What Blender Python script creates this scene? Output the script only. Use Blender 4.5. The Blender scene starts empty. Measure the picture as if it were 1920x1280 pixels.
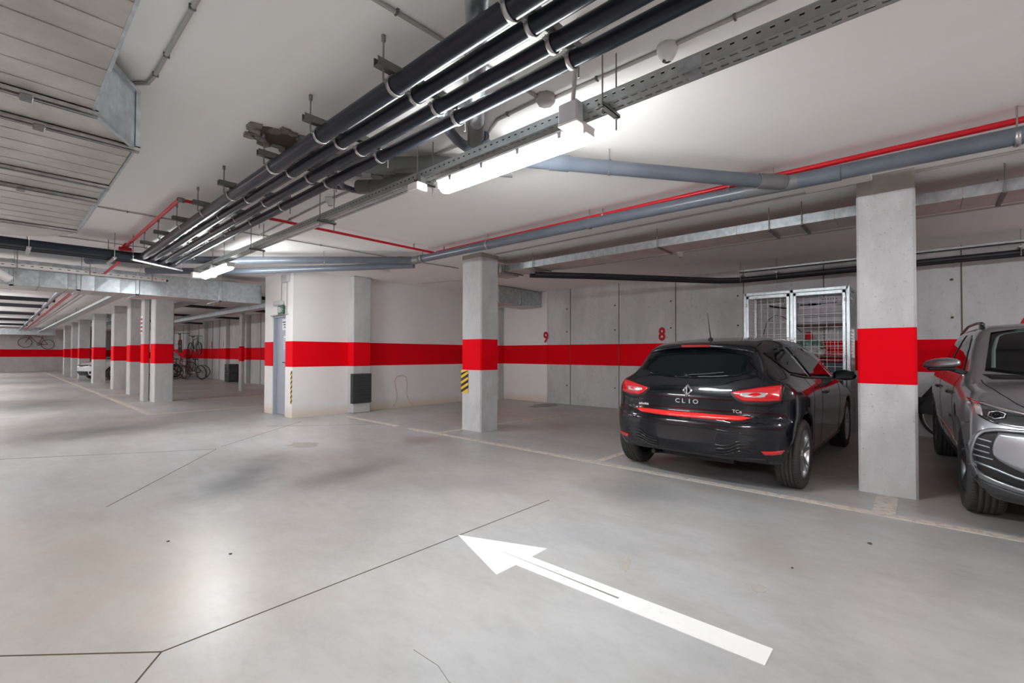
import bpy, math, random
import numpy as np
from mathutils import Vector, Matrix
random.seed(7); rng = np.random.default_rng(7)
sc = bpy.context.scene; col = sc.collection
PI = math.pi
# ---------------------------------------------------------------- camera
cd = bpy.data.cameras.new('camera'); cam = bpy.data.objects.new('camera', cd); col.objects.link(cam)
cd.sensor_fit = 'HORIZONTAL'; cd.sensor_width = 36.0; cd.lens = 36.0*861/1920
YAW, PIT, ROLL = math.radians(48.35), math.radians(0.95), math.radians(0.149)
f_ = Vector((math.sin(YAW)*math.cos(PIT), math.cos(YAW)*math.cos(PIT), math.sin(PIT)))
r_ = Vector((math.cos(YAW), -math.sin(YAW), 0)); u_ = r_.cross(f_)
r2 = r_*math.cos(ROLL)+u_*math.sin(ROLL); u2 = -r_*math.sin(ROLL)+u_*math.cos(ROLL)
M = Matrix.Identity(4)
for i in range(3):
    M[i][0] = r2[i]; M[i][1] = u2[i]; M[i][2] = -f_[i]
M[0][3], M[1][3], M[2][3] = 0, 0, 1.2
cam.matrix_world = M
cd.shift_y = (664-(640+861*math.tan(PIT)))/1920
cd.clip_start = 0.05; cd.clip_end = 200
sc.camera = cam
# ---------------------------------------------------------------- world, exposure
w = bpy.data.worlds.new('world'); sc.world = w; w.use_nodes = True
w.node_tree.nodes['Background'].inputs[0].default_value = (0.5, 0.55, 0.6, 1)
w.node_tree.nodes['Background'].inputs[1].default_value = 0.3
vs = sc.view_settings
vs.view_transform = 'Standard'; vs.look = 'None'; vs.gamma = 1.0; vs.use_curve_mapping = False
vs.exposure = 2.10
LAMP_STRENGTH = 30.0
try:
    sc.cycles.use_denoising = True
    sc.cycles.max_bounces = 8; sc.cycles.diffuse_bounces = 6; sc.cycles.glossy_bounces = 4
    sc.cycles.sample_clamp_indirect = 6.0
    sc.cycles.blur_glossy = 0.6
except Exception:
    pass

# ---------------------------------------------------------------- materials
def mat(name, rgb, rough=.6, metal=0., rgb2=None, scale=3., bump=0., bscale=40., coat=0., spec=.5, stretch=(1, 1, 1), emit=0., detail=6., band=None, ramp=(.35, .65), rvar=0.):
    m = bpy.data.materials.new(name); m.use_nodes = True
    nt = m.node_tree; N = nt.nodes; L = nt.links
    b = N['Principled BSDF']
    b.inputs['Base Color'].default_value = (*rgb, 1); b.inputs['Roughness'].default_value = rough
    b.inputs['Metallic'].default_value = metal
    b.inputs['Specular IOR Level'].default_value = spec
    if coat: b.inputs['Coat Weight'].default_value = coat; b.inputs['Coat Roughness'].default_value = .03
    if emit:
        b.inputs['Emission Color'].default_value = (*rgb, 1); b.inputs['Emission Strength'].default_value = emit
    geo = N.new('ShaderNodeNewGeometry')
    def noise(sc_, det=6., st=(1, 1, 1)):
        mp = N.new('ShaderNodeMapping'); mp.inputs['Scale'].default_value = st
        L.new(geo.outputs['Position'], mp.inputs['Vector'])
        n = N.new('ShaderNodeTexNoise'); n.inputs['Scale'].default_value = sc_; n.inputs['Detail'].default_value = det
        n.inputs['Roughness'].default_value = .6
        L.new(mp.outputs[0], n.inputs['Vector']); return n
    cout = None
    if rgb2 is not None:
        n = noise(scale, detail, stretch)
        r = N.new('ShaderNodeValToRGB'); r.color_ramp.elements[0].position = ramp[0]; r.color_ramp.elements[1].position = ramp[1]
        r.color_ramp.elements[0].color = (*rgb, 1); r.color_ramp.elements[1].color = (*rgb2, 1)
        L.new(n.outputs['Fac'], r.inputs[0]); cout = r.outputs[0]
        L.new(cout, b.inputs['Base Color'])
        if rvar:
            mr = N.new('ShaderNodeMapRange'); mr.inputs['To Min'].default_value = rough-rvar; mr.inputs['To Max'].default_value = rough+rvar
            L.new(n.outputs['Fac'], mr.inputs[0]); L.new(mr.outputs[0], b.inputs['Roughness'])
    if bump:
        n2 = noise(bscale, 4.); bp = N.new('ShaderNodeBump'); bp.inputs['Strength'].default_value = bump; bp.inputs['Distance'].default_value = .01
        L.new(n2.outputs['Fac'], bp.inputs['Height']); L.new(bp.outputs[0], b.inputs['Normal'])
    if band:
        # painted red band between two heights on the wall or pillar
        z0, z1, red = band
        sx = N.new('ShaderNodeSeparateXYZ'); L.new(geo.outputs['Position'], sx.inputs[0])
        g1 = N.new('ShaderNodeMath'); g1.operation = 'GREATER_THAN'; g1.inputs[1].default_value = z0
        g2 = N.new('ShaderNodeMath'); g2.operation = 'LESS_THAN'; g2.inputs[1].default_value = z1
        mu = N.new('ShaderNodeMath'); mu.operation = 'MULTIPLY'
        L.new(sx.outputs[2], g1.inputs[0]); L.new(sx.outputs[2], g2.inputs[0]); L.new(g1.outputs[0], mu.inputs[0]); L.new(g2.outputs[0], mu.inputs[1])
        mx = N.new('ShaderNodeMix'); mx.data_type = 'RGBA'
        L.new(mu.outputs[0], mx.inputs[0])
        if cout: L.new(cout, mx.inputs[6])
        else: mx.inputs[6].default_value = (*rgb, 1)
        mx.inputs[7].default_value = (*red, 1)
        L.new(mx.outputs[2], b.inputs['Base Color'])
    return m

RED = (.80, .0, .008)
BAND = (.952, 1.436, RED)
def layered(name, base, layers, rough=.5, bump=0., bscale=30., band=None, roughlayers=None, zdirt=None, spec=.5, stains=()):
    """base colour plus noise masks: layers = (colour, scale, stretch, lo, hi, amount)"""
    m = bpy.data.materials.new(name); m.use_nodes = True
    nt = m.node_tree; N = nt.nodes; L = nt.links; b = N['Principled BSDF']
    b.inputs['Roughness'].default_value = rough; b.inputs['Specular IOR Level'].default_value = spec
    geo = N.new('ShaderNodeNewGeometry')
    cur = None
    def mask(scale, st, lo, hi, det=7., off=0.):
        mp = N.new('ShaderNodeMapping'); mp.inputs['Scale'].default_value = st; mp.inputs['Location'].default_value = (off, off*1.7, off*.3)
        L.new(geo.outputs['Position'], mp.inputs['Vector'])
        n = N.new('ShaderNodeTexNoise'); n.inputs['Scale'].default_value = scale; n.inputs['Detail'].default_value = det; n.inputs['Roughness'].default_value = .62
        n.inputs['Distortion'].default_value = .15
        L.new(mp.outputs[0], n.inputs['Vector'])
        mr = N.new('ShaderNodeMapRange'); mr.inputs[1].default_value = lo; mr.inputs[2].default_value = hi; mr.clamp = True
        L.new(n.outputs['Fac'], mr.inputs[0]); return mr.outputs[0]
    for i, (c, s, st, lo, hi, amt) in enumerate(layers):
        mk_ = mask(s, st, lo, hi, off=i*13.7)
        ml = N.new('ShaderNodeMath'); ml.operation = 'MULTIPLY'; ml.inputs[1].default_value = amt; L.new(mk_, ml.inputs[0])
        mx = N.new('ShaderNodeMix'); mx.data_type = 'RGBA'; L.new(ml.outputs[0], mx.inputs[0])
        if cur is None: mx.inputs[6].default_value = (*base, 1)
        else: L.new(cur, mx.inputs[6])
        mx.inputs[7].default_value = (*c, 1); cur = mx.outputs[2]
    for k, (cx, cy, rx, ry, rot, c, amt) in enumerate(stains):   # tyre smears and dirt, each where it lies on the floor
        mp = N.new('ShaderNodeMapping'); mp.vector_type = 'TEXTURE'; mp.inputs['Location'].default_value = (cx, cy, 0); mp.inputs['Rotation'].default_value = (0, 0, rot); mp.inputs['Scale'].default_value = (rx, ry, 1)
        L.new(geo.outputs['Position'], mp.inputs['Vector']); ln = N.new('ShaderNodeVectorMath'); ln.operation = 'LENGTH'; L.new(mp.outputs[0], ln.inputs[0])
        nz = mask(1.6, (1, 1, 1), .2, .8, off=50+k*3.1); ad = N.new('ShaderNodeMath'); ad.operation = 'MULTIPLY_ADD'; ad.inputs[1].default_value = .9; L.new(nz, ad.inputs[0]); L.new(ln.outputs['Value'], ad.inputs[2])
        mr = N.new('ShaderNodeMapRange'); mr.interpolation_type = 'SMOOTHSTEP'; mr.inputs[1].default_value = 1.45; mr.inputs[2].default_value = .35; mr.inputs[3].default_value = 0; mr.inputs[4].default_value = amt; L.new(ad.outputs[0], mr.inputs[0])
        mx = N.new('ShaderNodeMix'); mx.data_type = 'RGBA'; L.new(mr.outputs[0], mx.inputs[0]); L.new(cur, mx.inputs[6]); mx.inputs[7].default_value = (*c, 1); cur = mx.outputs[2]
    sx = N.new('ShaderNodeSeparateXYZ'); L.new(geo.outputs['Position'], sx.inputs[0])
    if zdirt:   # rising damp stain just above the floor
        c, top = zdirt
        mk_ = mask(2.2, (1, 1, .3), .2, .8, off=40)
        ad = N.new('ShaderNodeMath'); ad.operation = 'MULTIPLY_ADD'; ad.inputs[1].default_value = top*.9; ad.inputs[2].default_value = top*.35; L.new(mk_, ad.inputs[0])
        dv = N.new('ShaderNodeMath'); dv.operation = 'DIVIDE'; L.new(sx.outputs[2], dv.inputs[0]); L.new(ad.outputs[0], dv.inputs[1])
        mr = N.new('ShaderNodeMapRange'); mr.inputs[1].default_value = 1.; mr.inputs[2].default_value = .1; mr.inputs[3].default_value = 0; mr.inputs[4].default_value = .75
        L.new(dv.outputs[0], mr.inputs[0])
        mx = N.new('ShaderNodeMix'); mx.data_type = 'RGBA'; L.new(mr.outputs[0], mx.inputs[0]); L.new(cur, mx.inputs[6]); mx.inputs[7].default_value = (*c, 1); cur = mx.outputs[2]
    if band:
        z0, z1, red = band
        g1 = N.new('ShaderNodeMath'); g1.operation = 'GREATER_THAN'; g1.inputs[1].default_value = z0
        g2 = N.new('ShaderNodeMath'); g2.operation = 'LESS_THAN'; g2.inputs[1].default_value = z1
        mu = N.new('ShaderNodeMath'); mu.operation = 'MULTIPLY'
        L.new(sx.outputs[2], g1.inputs[0]); L.new(sx.outputs[2], g2.inputs[0]); L.new(g1.outputs[0], mu.inputs[0]); L.new(g2.outputs[0], mu.inputs[1])
        mx = N.new('ShaderNodeMix'); mx.data_type = 'RGBA'; L.new(mu.outputs[0], mx.inputs[0]); L.new(cur, mx.inputs[6]); mx.inputs[7].default_value = (*red, 1); cur = mx.outputs[2]
    L.new(cur, b.inputs['Base Color'])
    if roughlayers:
        s, st, lo, hi, r0, r1 = roughlayers
        mk_ = mask(s, st, lo, hi, off=77)
        mr = N.new('ShaderNodeMapRange'); mr.inputs[3].default_value = r0; mr.inputs[4].default_value = r1; L.new(mk_, mr.inputs[0]); L.new(mr.outputs[0], b.inputs['Roughness'])
    if bump:
        n2 = N.new('ShaderNodeTexNoise'); n2.inputs['Scale'].default_value = bscale; n2.inputs['Detail'].default_value = 4.
        L.new(geo.outputs['Position'], n2.inputs['Vector'])
        bp = N.new('ShaderNodeBump'); bp.inputs['Strength'].default_value = bump; bp.inputs['Distance'].default_value = .01
        L.new(n2.outputs['Fac'], bp.inputs['Height']); L.new(bp.outputs[0], b.inputs['Normal'])
    return m

MT = {}
MT['floor'] = layered('floor_concrete', (.44, .443, .437), [
    ((.53, .455, .37), .28, (1, 1, 1), .42, .64, .68),
    ((.30, .31, .325), .45, (1, .8, 1), .42, .64, .75),
    ((.56, .565, .565), .8, (1, .6, 1), .40, .66, .55),
    ((.31, .29, .26), 2.0, (1, .6, 1), .42, .70, .55),
    ((.54, .545, .545), 5., (1, .35, 1), .40, .70, .40),
    ((.30, .30, .30), 15., (1, .5, 1), .45, .75, .32),
    ((.50, .50, .50), 40., (1, .6, 1), .45, .70, .30)], rough=.4, bump=.07, bscale=16., roughlayers=(.7, (1, 1, 1), .25, .80, .28, .46),
    stains=[(1.6, 4.9, 1.6, .45, .9, (.14, .145, .15), .80), (2.4, 4.3, 1.0, .5, .3, (.18, .18, .18), .7), (3.9, 5.2, .55, .35, .2, (.25, .17, .12), .6), (1.1, 9.5, 1.7, 1.2, .2, (.15, .16, .17), .75),
            (.5, 15., 1.6, 3.0, 0., (.15, .15, .16), .75), (.45, 3.6, 1.3, 2.0, .3, (.54, .44, .33), .42), (.62, 2.75, .18, .8, -.45, (.55, .44, .33), .35), (3.2, .7, .9, .5, .5, (.31, .28, .24), .6), (3.7, 1.8, .5, .7, .2, (.22, .22, .23), .6),
            (3.0, 3.1, .5, .8, .4, (.26, .26, .26), .5), (6.6, 6.3, 2.0, 1.6, 0., (.42, .33, .25), .6), (6.3, 1.6, 1.9, 1.0, 0., (.24, .21, .18), .6), (7., -1., 2., 1.2, 0., (.26, .23, .20), .5), (2.9, 19., .8, 4., 0., (.50, .38, .27), .5), (5., 14., 2., 2., 0., (.34, .27, .2), .5)])
MT['ceiling'] = layered('ceiling_plaster', (.86, .845, .82), [((.89, .88, .865), .5, (1, .4, 1), .4, .7, .7), ((.80, .77, .735), 2.5, (1, .25, 1), .5, .75, .3)], rough=.75, bump=.1, bscale=12., spec=.15)
MT['white_wall'] = layered('white_wall_paint', (.82, .815, .81), [((.76, .73, .69), .8, (1, 1, .5), .45, .75, .6), ((.66, .60, .53), 2.2, (1, 1, .4), .64, .8, .35)], rough=.7, bump=.12, bscale=25., band=BAND, zdirt=((.66, .56, .43), .28), spec=.12)
MT['concrete_wall'] = layered('concrete_wall', (.62, .625, .63), [((.45, .45, .455), 1.2, (1, 1, .35), .45, .7, .8), ((.66, .66, .665), 3.5, (1, 1, .15), .5, .72, .6), ((.34, .34, .345), .7, (1, 1, .5), .42, .72, .6), ((.34, .34, .34), 14., (1, 1, 1), .58, .70, .5)], rough=.8, bump=.25, bscale=30., band=BAND, spec=.12)
MT['pillar'] = layered('pillar_concrete', (.58, .585, .59), [((.45, .45, .455), 2.2, (1, 1, .5), .45, .7, .8), ((.68, .68, .685), 7., (1, 1, .5), .5, .72, .6), ((.40, .40, .40), 1.1, (1, 1, .4), .48, .70, .5), ((.30, .30, .30), 30., (1, 1, 1), .60, .68, .6), ((.12, .12, .12), 75., (1, 1, 1), .68, .74, .8)], rough=.8, bump=.3, bscale=45., band=BAND, spec=.12)
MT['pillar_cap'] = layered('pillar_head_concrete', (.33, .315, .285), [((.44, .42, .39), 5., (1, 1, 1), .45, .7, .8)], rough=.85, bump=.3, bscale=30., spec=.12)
MT['edge'] = layered('arris_paint', (.60, .60, .58), [((.45, .45, .44), 9., (1, 1, .3), .5, .7, .7)], rough=.75, band=(BAND[0], BAND[1], (.72, .02, .03)))
MT['line'] = layered('line_paint', (.66, .60, .53), [((.46, .42, .37), 16., (1, 1, 1), .5, .62, .9)], rough=.6)
MT['white_line'] = layered('arrow_paint', (.88, .88, .87), [((.78, .78, .77), 20., (1, 1, 1), .55, .7, .6)], rough=.45)
MT['joint'] = mat('joint_dark', (.10, .075, .05), .9)
MT['crack'] = mat('crack_line', (.24, .22, .19), .9)
MT['patch'] = mat('floor_patch', (.33, .31, .28), .8, rgb2=(.44, .42, .38), scale=12)
MT['galv'] = mat('galvanised_steel', (.42, .47, .49), .34, .85, rgb2=(.60, .65, .67), scale=14., stretch=(1, 1, 1), bump=.05, bscale=60., rvar=.08)
MT['duct_low'] = mat('duct_underside', (.40, .39, .36), .40, .55, rgb2=(.62, .60, .56), scale=3.5, detail=9., rvar=.1, ramp=(.3, .7))
MT['steel'] = mat('zinc_steel', (.50, .50, .48), .38, .9, rgb2=(.36, .36, .35), scale=20.)
MT['wire'] = mat('galvanised_wire', (.62, .63, .64), .45, .4)
MT['dsteel'] = mat('hanger_rail_steel', (.22, .22, .21), .5, .8)
MT['tray'] = mat('tray_steel', (.40, .44, .44), .42, .75, rgb2=(.50, .54, .54), scale=9.)
MT['rod'] = mat('threaded_rod', (.30, .29, .27), .55, .7)
MT['black_pipe'] = mat('black_pipe', (.010, .013, .021), .30, 0., spec=.28, rgb2=(.014, .018, .028), scale=6.)
MT['foam'] = mat('foam_lagging', (.014, .016, .02), .45, rgb2=(.022, .025, .03), scale=8.)
MT['pvc'] = mat('grey_pvc', (.105, .125, .155), .30, rgb2=(.13, .15, .18), scale=5.)
MT['pvc_dark'] = mat('grey_pvc_socket', (.15, .155, .155), .42)
MT['red_pipe'] = mat('red_painted_pipe', (.60, .008, .018), .35)
MT['conduit'] = mat('conduit_plastic', (.40, .38, .36), .5)
MT['box_plastic'] = mat('junction_box_plastic', (.52, .53, .55), .45)
MT['white_plastic'] = mat('white_plastic', (.74, .73, .71), .45)
MT['rubber'] = mat('tyre_rubber', (.028, .028, .029), .62, rgb2=(.05, .047, .043), scale=12., bump=.1, bscale=90.)
MT['alloy'] = mat('alloy_wheel', (.62, .64, .66), .28, .9)
MT['dark_alloy'] = mat('dark_alloy_wheel', (.10, .11, .12), .32, .8)
MT['black_paint'] = mat('black_car_paint', (.004, .005, .0075), .22, 0., coat=.9, spec=.15)
MT['grey_paint'] = mat('silver_grey_car_paint', (.36, .375, .40), .30, .7, coat=1.)
MT['white_paint'] = mat('white_car_paint', (.72, .74, .78), .2, 0., coat=1.)
MT['trim_black'] = mat('black_trim', (.012, .012, .013), .38)
MT['cladding'] = mat('dark_cladding', (.045, .047, .05), .5)
MT['gap'] = mat('panel_gap', (.002, .002, .002), .6)
MT['glass'] = mat('dark_car_glass', (.004, .006, .0065), .03, 0., spec=.2)
MT['red_lens'] = mat('red_lamp_lens', (.62, .006, .012), .12, coat=1.)
MT['dred_lens'] = mat('dark_red_lens', (.28, .003, .006), .12, coat=1.)
MT['clear_lens'] = mat('silver_lamp_reflector', (.72, .68, .68), .18, .6, coat=1.)
MT['lamp_grey'] = mat('headlamp_interior', (.035, .038, .042), .12, .2, coat=1.)
MT['chrome'] = mat('chrome', (.80, .81, .82), .12, 1.)
MT['red_gloss'] = mat('red_gloss_strip', (.80, .015, .012), .2, coat=1.)
MT['number'] = mat('red_stencil', (.50, .006, .014), .75)
MT['door'] = mat('grey_door_paint', (.33, .37, .43), .45)
MT['paper'] = mat('paper', (.72, .74, .78), .7)
MT['ink'] = mat('ink', (.09, .09, .11), .7)
MT['green'] = mat('sign_green', (.015, .10, .05), .5)
MT['yellow'] = mat('yellow_band', (.80, .50, .02), .55)
MT['black'] = mat('matt_black', (.012, .012, .013), .6)
MT['pad'] = mat('dark_foam_pad', (.042, .045, .048), .8)
MT['hole'] = mat('broken_concrete', (.15, .14, .125), .95, rgb2=(.34, .31, .27), scale=18., bump=.8, bscale=30.)
MT['card_white'] = mat('printed_carton', (.55, .53, .56), .6, rgb2=(.42, .40, .44), scale=6.)
MT['card_ink'] = mat('carton_print', (.03, .05, .06), .6)
MT['cloth_white'] = mat('white_fabric', (.55, .55, .54), .8, rgb2=(.40, .40, .40), scale=20.)
MT['cloth_green'] = mat('green_fabric', (.03, .10, .075), .8, rgb2=(.30, .40, .36), scale=22.)
MT['navy'] = mat('navy_plastic', (.015, .028, .045), .4)
MT['wood'] = mat('shelf_board', (.10, .09, .08), .6)
MT['bike'] = mat('bicycle_black', (.02, .02, .022), .4)
MT['bike_red'] = mat('bicycle_red', (.22, .01, .015), .4)
MT['lamp'] = mat('lamp_diffuser', (.955, .985, 1.), .5, emit=LAMP_STRENGTH)
MT['stain'] = mat('damp_stain', (.58, .49, .37), .8, rgb2=(.70, .64, .55), scale=14.)
MT['plate'] = mat('white_board', (.78, .76, .72), .6)
MT['oil'] = mat('damp_patch', (.10, .085, .07), .35, rgb2=(.2, .17, .14), scale=6.)

# ---------------------------------------------------------------- mesh helpers
def tag(o, label=None, cat=None, group=None, kind=None):
    if label: o['label'] = label
    if cat: o['category'] = cat
    if group: o['group'] = group
    if kind: o['kind'] = kind
    return o
def empty(name, loc=(0, 0, 0), rz=0., label=None, cat=None, group=None, kind=None, parent=None):
    o = bpy.data.objects.new(name, None); col.objects.link(o); o.empty_display_size = .1
    o.location = loc; o.rotation_euler = (0, 0, rz)
    if parent: o.parent = parent
    return tag(o, label, cat, group, kind)
def wloc(o):
    v = Vector((0, 0, 0))
    while o is not None:
        v += Vector(o.location); o = o.parent
    return v
class MB:
    """collects shapes; build() links them as one mesh object"""
    def __init__(s): s.v = []; s.f = []; s.mi = []; s.sm = []; s.m = 0; s.smooth = False
    def add(s, vs_, fs, smooth=None):
        n = len(s.v); s.v += [tuple(map(float, p)) for p in vs_]
        s.f += [tuple(i+n for i in f) for f in fs]; s.mi += [s.m]*len(fs)
        s.sm += [s.smooth if smooth is None else smooth]*len(fs); return s
    def box(s, a, b):
        x0, x1 = sorted((a[0], b[0])); y0, y1 = sorted((a[1], b[1])); z0, z1 = sorted((a[2], b[2]))
        v = [(x0, y0, z0), (x1, y0, z0), (x1, y1, z0), (x0, y1, z0), (x0, y0, z1), (x1, y0, z1), (x1, y1, z1), (x0, y1, z1)]
        return s.add(v, [(0, 3, 2, 1), (4, 5, 6, 7), (0, 1, 5, 4), (1, 2, 6, 5), (2, 3, 7, 6), (3, 0, 4, 7)], False)
    def cbox(s, a, b, c=.01):
        """box with bevelled edges"""
        x0, x1 = sorted((a[0], b[0])); y0, y1 = sorted((a[1], b[1])); z0, z1 = sorted((a[2], b[2]))
        c = min(c, (x1-x0)/2.01, (y1-y0)/2.01, (z1-z0)/2.01)
        out = []; idx = {}
        for i, x in enumerate((x0, x1)):
            for j, y in enumerate((y0, y1)):
                for k, z in enumerate((z0, z1)):
                    sx, sy, sz = (1, -1)[i]*c, (1, -1)[j]*c, (1, -1)[k]*c
                    idx[i, j, k, 0] = len(out); out.append((x, y+sy, z+sz))
                    idx[i, j, k, 1] = len(out); out.append((x+sx, y, z+sz))
                    idx[i, j, k, 2] = len(out); out.append((x+sx, y+sy, z))
        F = []
        for i in (0, 1): F.append([idx[i, 0, 0, 0], idx[i, 1, 0, 0], idx[i, 1, 1, 0], idx[i, 0, 1, 0]])
        for j in (0, 1): F.append([idx[0, j, 0, 1], idx[1, j, 0, 1], idx[1, j, 1, 1], idx[0, j, 1, 1]])
        for k in (0, 1): F.append([idx[0, 0, k, 2], idx[1, 0, k, 2], idx[1, 1, k, 2], idx[0, 1, k, 2]])
        for i in (0, 1):
            for j in (0, 1): F.append([idx[i, j, 0, 0], idx[i, j, 1, 0], idx[i, j, 1, 1], idx[i, j, 0, 1]])
            for k in (0, 1): F.append([idx[i, 0, k, 0], idx[i, 1, k, 0], idx[i, 1, k, 2], idx[i, 0, k, 2]])
        for j in (0, 1):
            for k in (0, 1): F.append([idx[0, j, k, 1], idx[1, j, k, 1], idx[1, j, k, 2], idx[0, j, k, 2]])
        for i in (0, 1):
            for j in (0, 1):
                for k in (0, 1): F.append([idx[i, j, k, 0], idx[i, j, k, 1], idx[i, j, k, 2]])
        cen = Vector(((x0+x1)/2, (y0+y1)/2, (z0+z1)/2))
        G = []
        for f in F:
            p = [Vector(out[i]) for i in f]; n = (p[1]-p[0]).cross(p[2]-p[0]); c_ = sum(p, Vector())/len(p)
            G.append(tuple(f) if n.dot(c_-cen) > 0 else tuple(reversed(f)))
        return s.add(out, G, False)
    def frame(s, d):
        d = Vector(d).normalized(); a = Vector((0, 0, 1)) if abs(d.z) < .95 else Vector((1, 0, 0))
        x = d.cross(a).normalized(); y = x.cross(d).normalized(); return x, y
    def tube(s, path, r, n=12, caps=True, radii=None):
        P = [Vector(p) for p in path]; K = len(P); rings = []; prev = None
        for i in range(K):
            d = (P[min(i+1, K-1)]-P[max(i-1, 0)])
            if i not in (0, K-1):
                d = (P[i+1]-P[i]).normalized()+(P[i]-P[i-1]).normalized()
            if prev is None: x, y = s.frame(d)
            else:
                dn = d.normalized(); x = prev-dn*prev.dot(dn); x.normalize(); y = x.cross(dn).normalized()
            prev = x; rr = radii[i] if radii else r
            rings.append([P[i]+(x*math.cos(2*PI*k/n)+y*math.sin(2*PI*k/n))*rr for k in range(n)])
        v = [p for rg in rings for p in rg]; f = []
        for i in range(K-1):
            for k in range(n):
                a, b = i*n+k, i*n+(k+1) % n
                f.append((a, a+n, b+n, b))
        # frame orientation gives outward faces when x cross y follows d; fix by check
        c0 = P[0]; p = [v[j] for j in f[0]]; nn = (p[1]-p[0]).cross(p[2]-p[0])
        if nn.dot(p[0]-c0) < 0: f = [tuple(reversed(q)) for q in f]; cap0 = tuple(range(n)); flip = True
        s.add(v, f, True)
        if caps:
            a = list(range(n)); m = (K-1)*n
            d0 = P[1]-P[0]; q = [v[i] for i in a]; n0 = (q[1]-q[0]).cross(q[2]-q[0])
            if n0.dot(d0) > 0: a = a[::-1]
            s.add([v[i] for i in a], [tuple(range(n))], False)
            b = [m+i for i in range(n)]; d1 = P[-1]-P[-2]; q = [v[i] for i in b]; n1 = (q[1]-q[0]).cross(q[2]-q[0])
            if n1.dot(d1) < 0: b = b[::-1]
            s.add([v[i] for i in b], [tuple(range(n))], False)
        return s
    def bar(s, a, b, w_, h_):
        """rectangular bar from a to b"""
        a, b = Vector(a), Vector(b); x, y = s.frame(b-a)
        v = []
        for p in (a, b):
            for q in ((-1, -1), (1, -1), (1, 1), (-1, 1)): v.append(p+x*q[0]*w_/2+y*q[1]*h_/2)
        f = [(0, 1, 2, 3), (7, 6, 5, 4), (0, 4, 5, 1), (1, 5, 6, 2), (2, 6, 7, 3), (3, 7, 4, 0)]
        p = [v[i] for i in f[0]]
        if (p[1]-p[0]).cross(p[2]-p[0]).dot(b-a) > 0: f = [tuple(reversed(q)) for q in f]
        return s.add(v, f, False)
    def lathe(s, prof, c, axis='y', n=48, a0=0., a1=2*PI, closed_prof=False):
        """revolve (radius, offset) profile about an axis through c"""
        full = abs(a1-a0-2*PI) < 1e-6; m = n if full else n+1; v = []
        for i in range(m):
            a = a0+(a1-a0)*i/n
            for (r, t) in prof:
                ca, sa = math.cos(a)*r, math.sin(a)*r
                v.append({'y': (c[0]+ca, c[1]+t, c[2]+sa), 'z': (c[0]+ca, c[1]+sa, c[2]+t), 'x': (c[0]+t, c[1]+ca, c[2]+sa)}[axis])
        k = len(prof); f = []
        for i in range(n):
            j = (i+1) % m if full else i+1
            for q in range(k-1): f.append((i*k+q, i*k+q+1, j*k+q+1, j*k+q))
            if closed_prof: f.append((i*k+k-1, i*k, j*k, j*k+k-1))
        return s.add(v, f, True)
    def poly(s, pts, d):
        """extrude polygon by vector d"""
        P = [Vector(p) for p in pts]; n = len(P); d = Vector(d)
        v = P+[p+d for p in P]; nn = Vector()
        for i in range(n): nn += P[i].cross(P[(i+1) % n])
        f = [tuple(range(n)), tuple(range(2*n-1, n-1, -1))]+[(i, i+n, (i+1) % n+n, (i+1) % n) for i in range(n)]
        if nn.dot(d) > 0: f = [tuple(reversed(q)) for q in f]
        return s.add(v, f, False)
    def grid(s, G, smooth=True, flip=False):
        R, C_ = len(G), len(G[0]); v = [p for row in G for p in row]; f = []
        for i in range(R-1):
            for j in range(C_-1):
                q = (i*C_+j, i*C_+j+1, (i+1)*C_+j+1, (i+1)*C_+j)
                f.append(tuple(reversed(q)) if flip else q)
        return s.add(v, f, smooth)
    def build(s, name, mats, parent=None, **kw):
        off = wloc(parent) if parent is not None else Vector((0, 0, 0))
        if kw.pop('local', False): off = Vector((0, 0, 0))
        me = bpy.data.meshes.new(name)
        me.from_pydata([(p[0]-off.x, p[1]-off.y, p[2]-off.z) for p in s.v], [], s.f)
        for m in (mats if isinstance(mats, (list, tuple)) else [mats]): me.materials.append(MT[m])
        me.polygons.foreach_set('material_index', s.mi); me.polygons.foreach_set('use_smooth', s.sm); me.update()
        o = bpy.data.objects.new(name, me); col.objects.link(o)
        if parent is not None: o.parent = parent
        return tag(o, kw.get('label'), kw.get('cat'), kw.get('group'), kw.get('kind'))
def struct(name, mb, m, label=None, cat=None): return mb.build(name, m, None, kind='structure', label=label, cat=cat)
def copy_tree(o, parent=None):
    c = o.copy(); col.objects.link(c)
    if parent is not None: c.parent = parent
    for ch in list(o.children): copy_tree(ch, c)
    return c
def text(name, s, size, loc, rot, m, parent=None, depth=.001, sx=1., align='CENTER', shear=0., offset=0.):
    cu = bpy.data.curves.new(name, 'FONT'); cu.body = s; cu.size = size; cu.extrude = depth; cu.align_x = align; cu.align_y = 'CENTER'; cu.shear = shear; cu.offset = offset
    cu.materials.append(MT[m]); cu.resolution_u = 3
    tmp = bpy.data.objects.new(name, cu); me = bpy.data.meshes.new_from_object(tmp); bpy.data.objects.remove(tmp)
    me.materials.clear(); me.materials.append(MT[m])
    o = bpy.data.objects.new(name, me); col.objects.link(o)
    off = wloc(parent) if parent is not None else Vector((0, 0, 0))
    o.location = Vector(loc)-off if parent is not None else loc; o.rotation_euler = rot; o.scale = (sx, 1, 1)
    if parent is not None: o.parent = parent
    return o
def lin(a, b, n): return [a+(b-a)*i/(n-1) for i in range(n)]
#=STRUCTURE
H = 2.78
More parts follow.
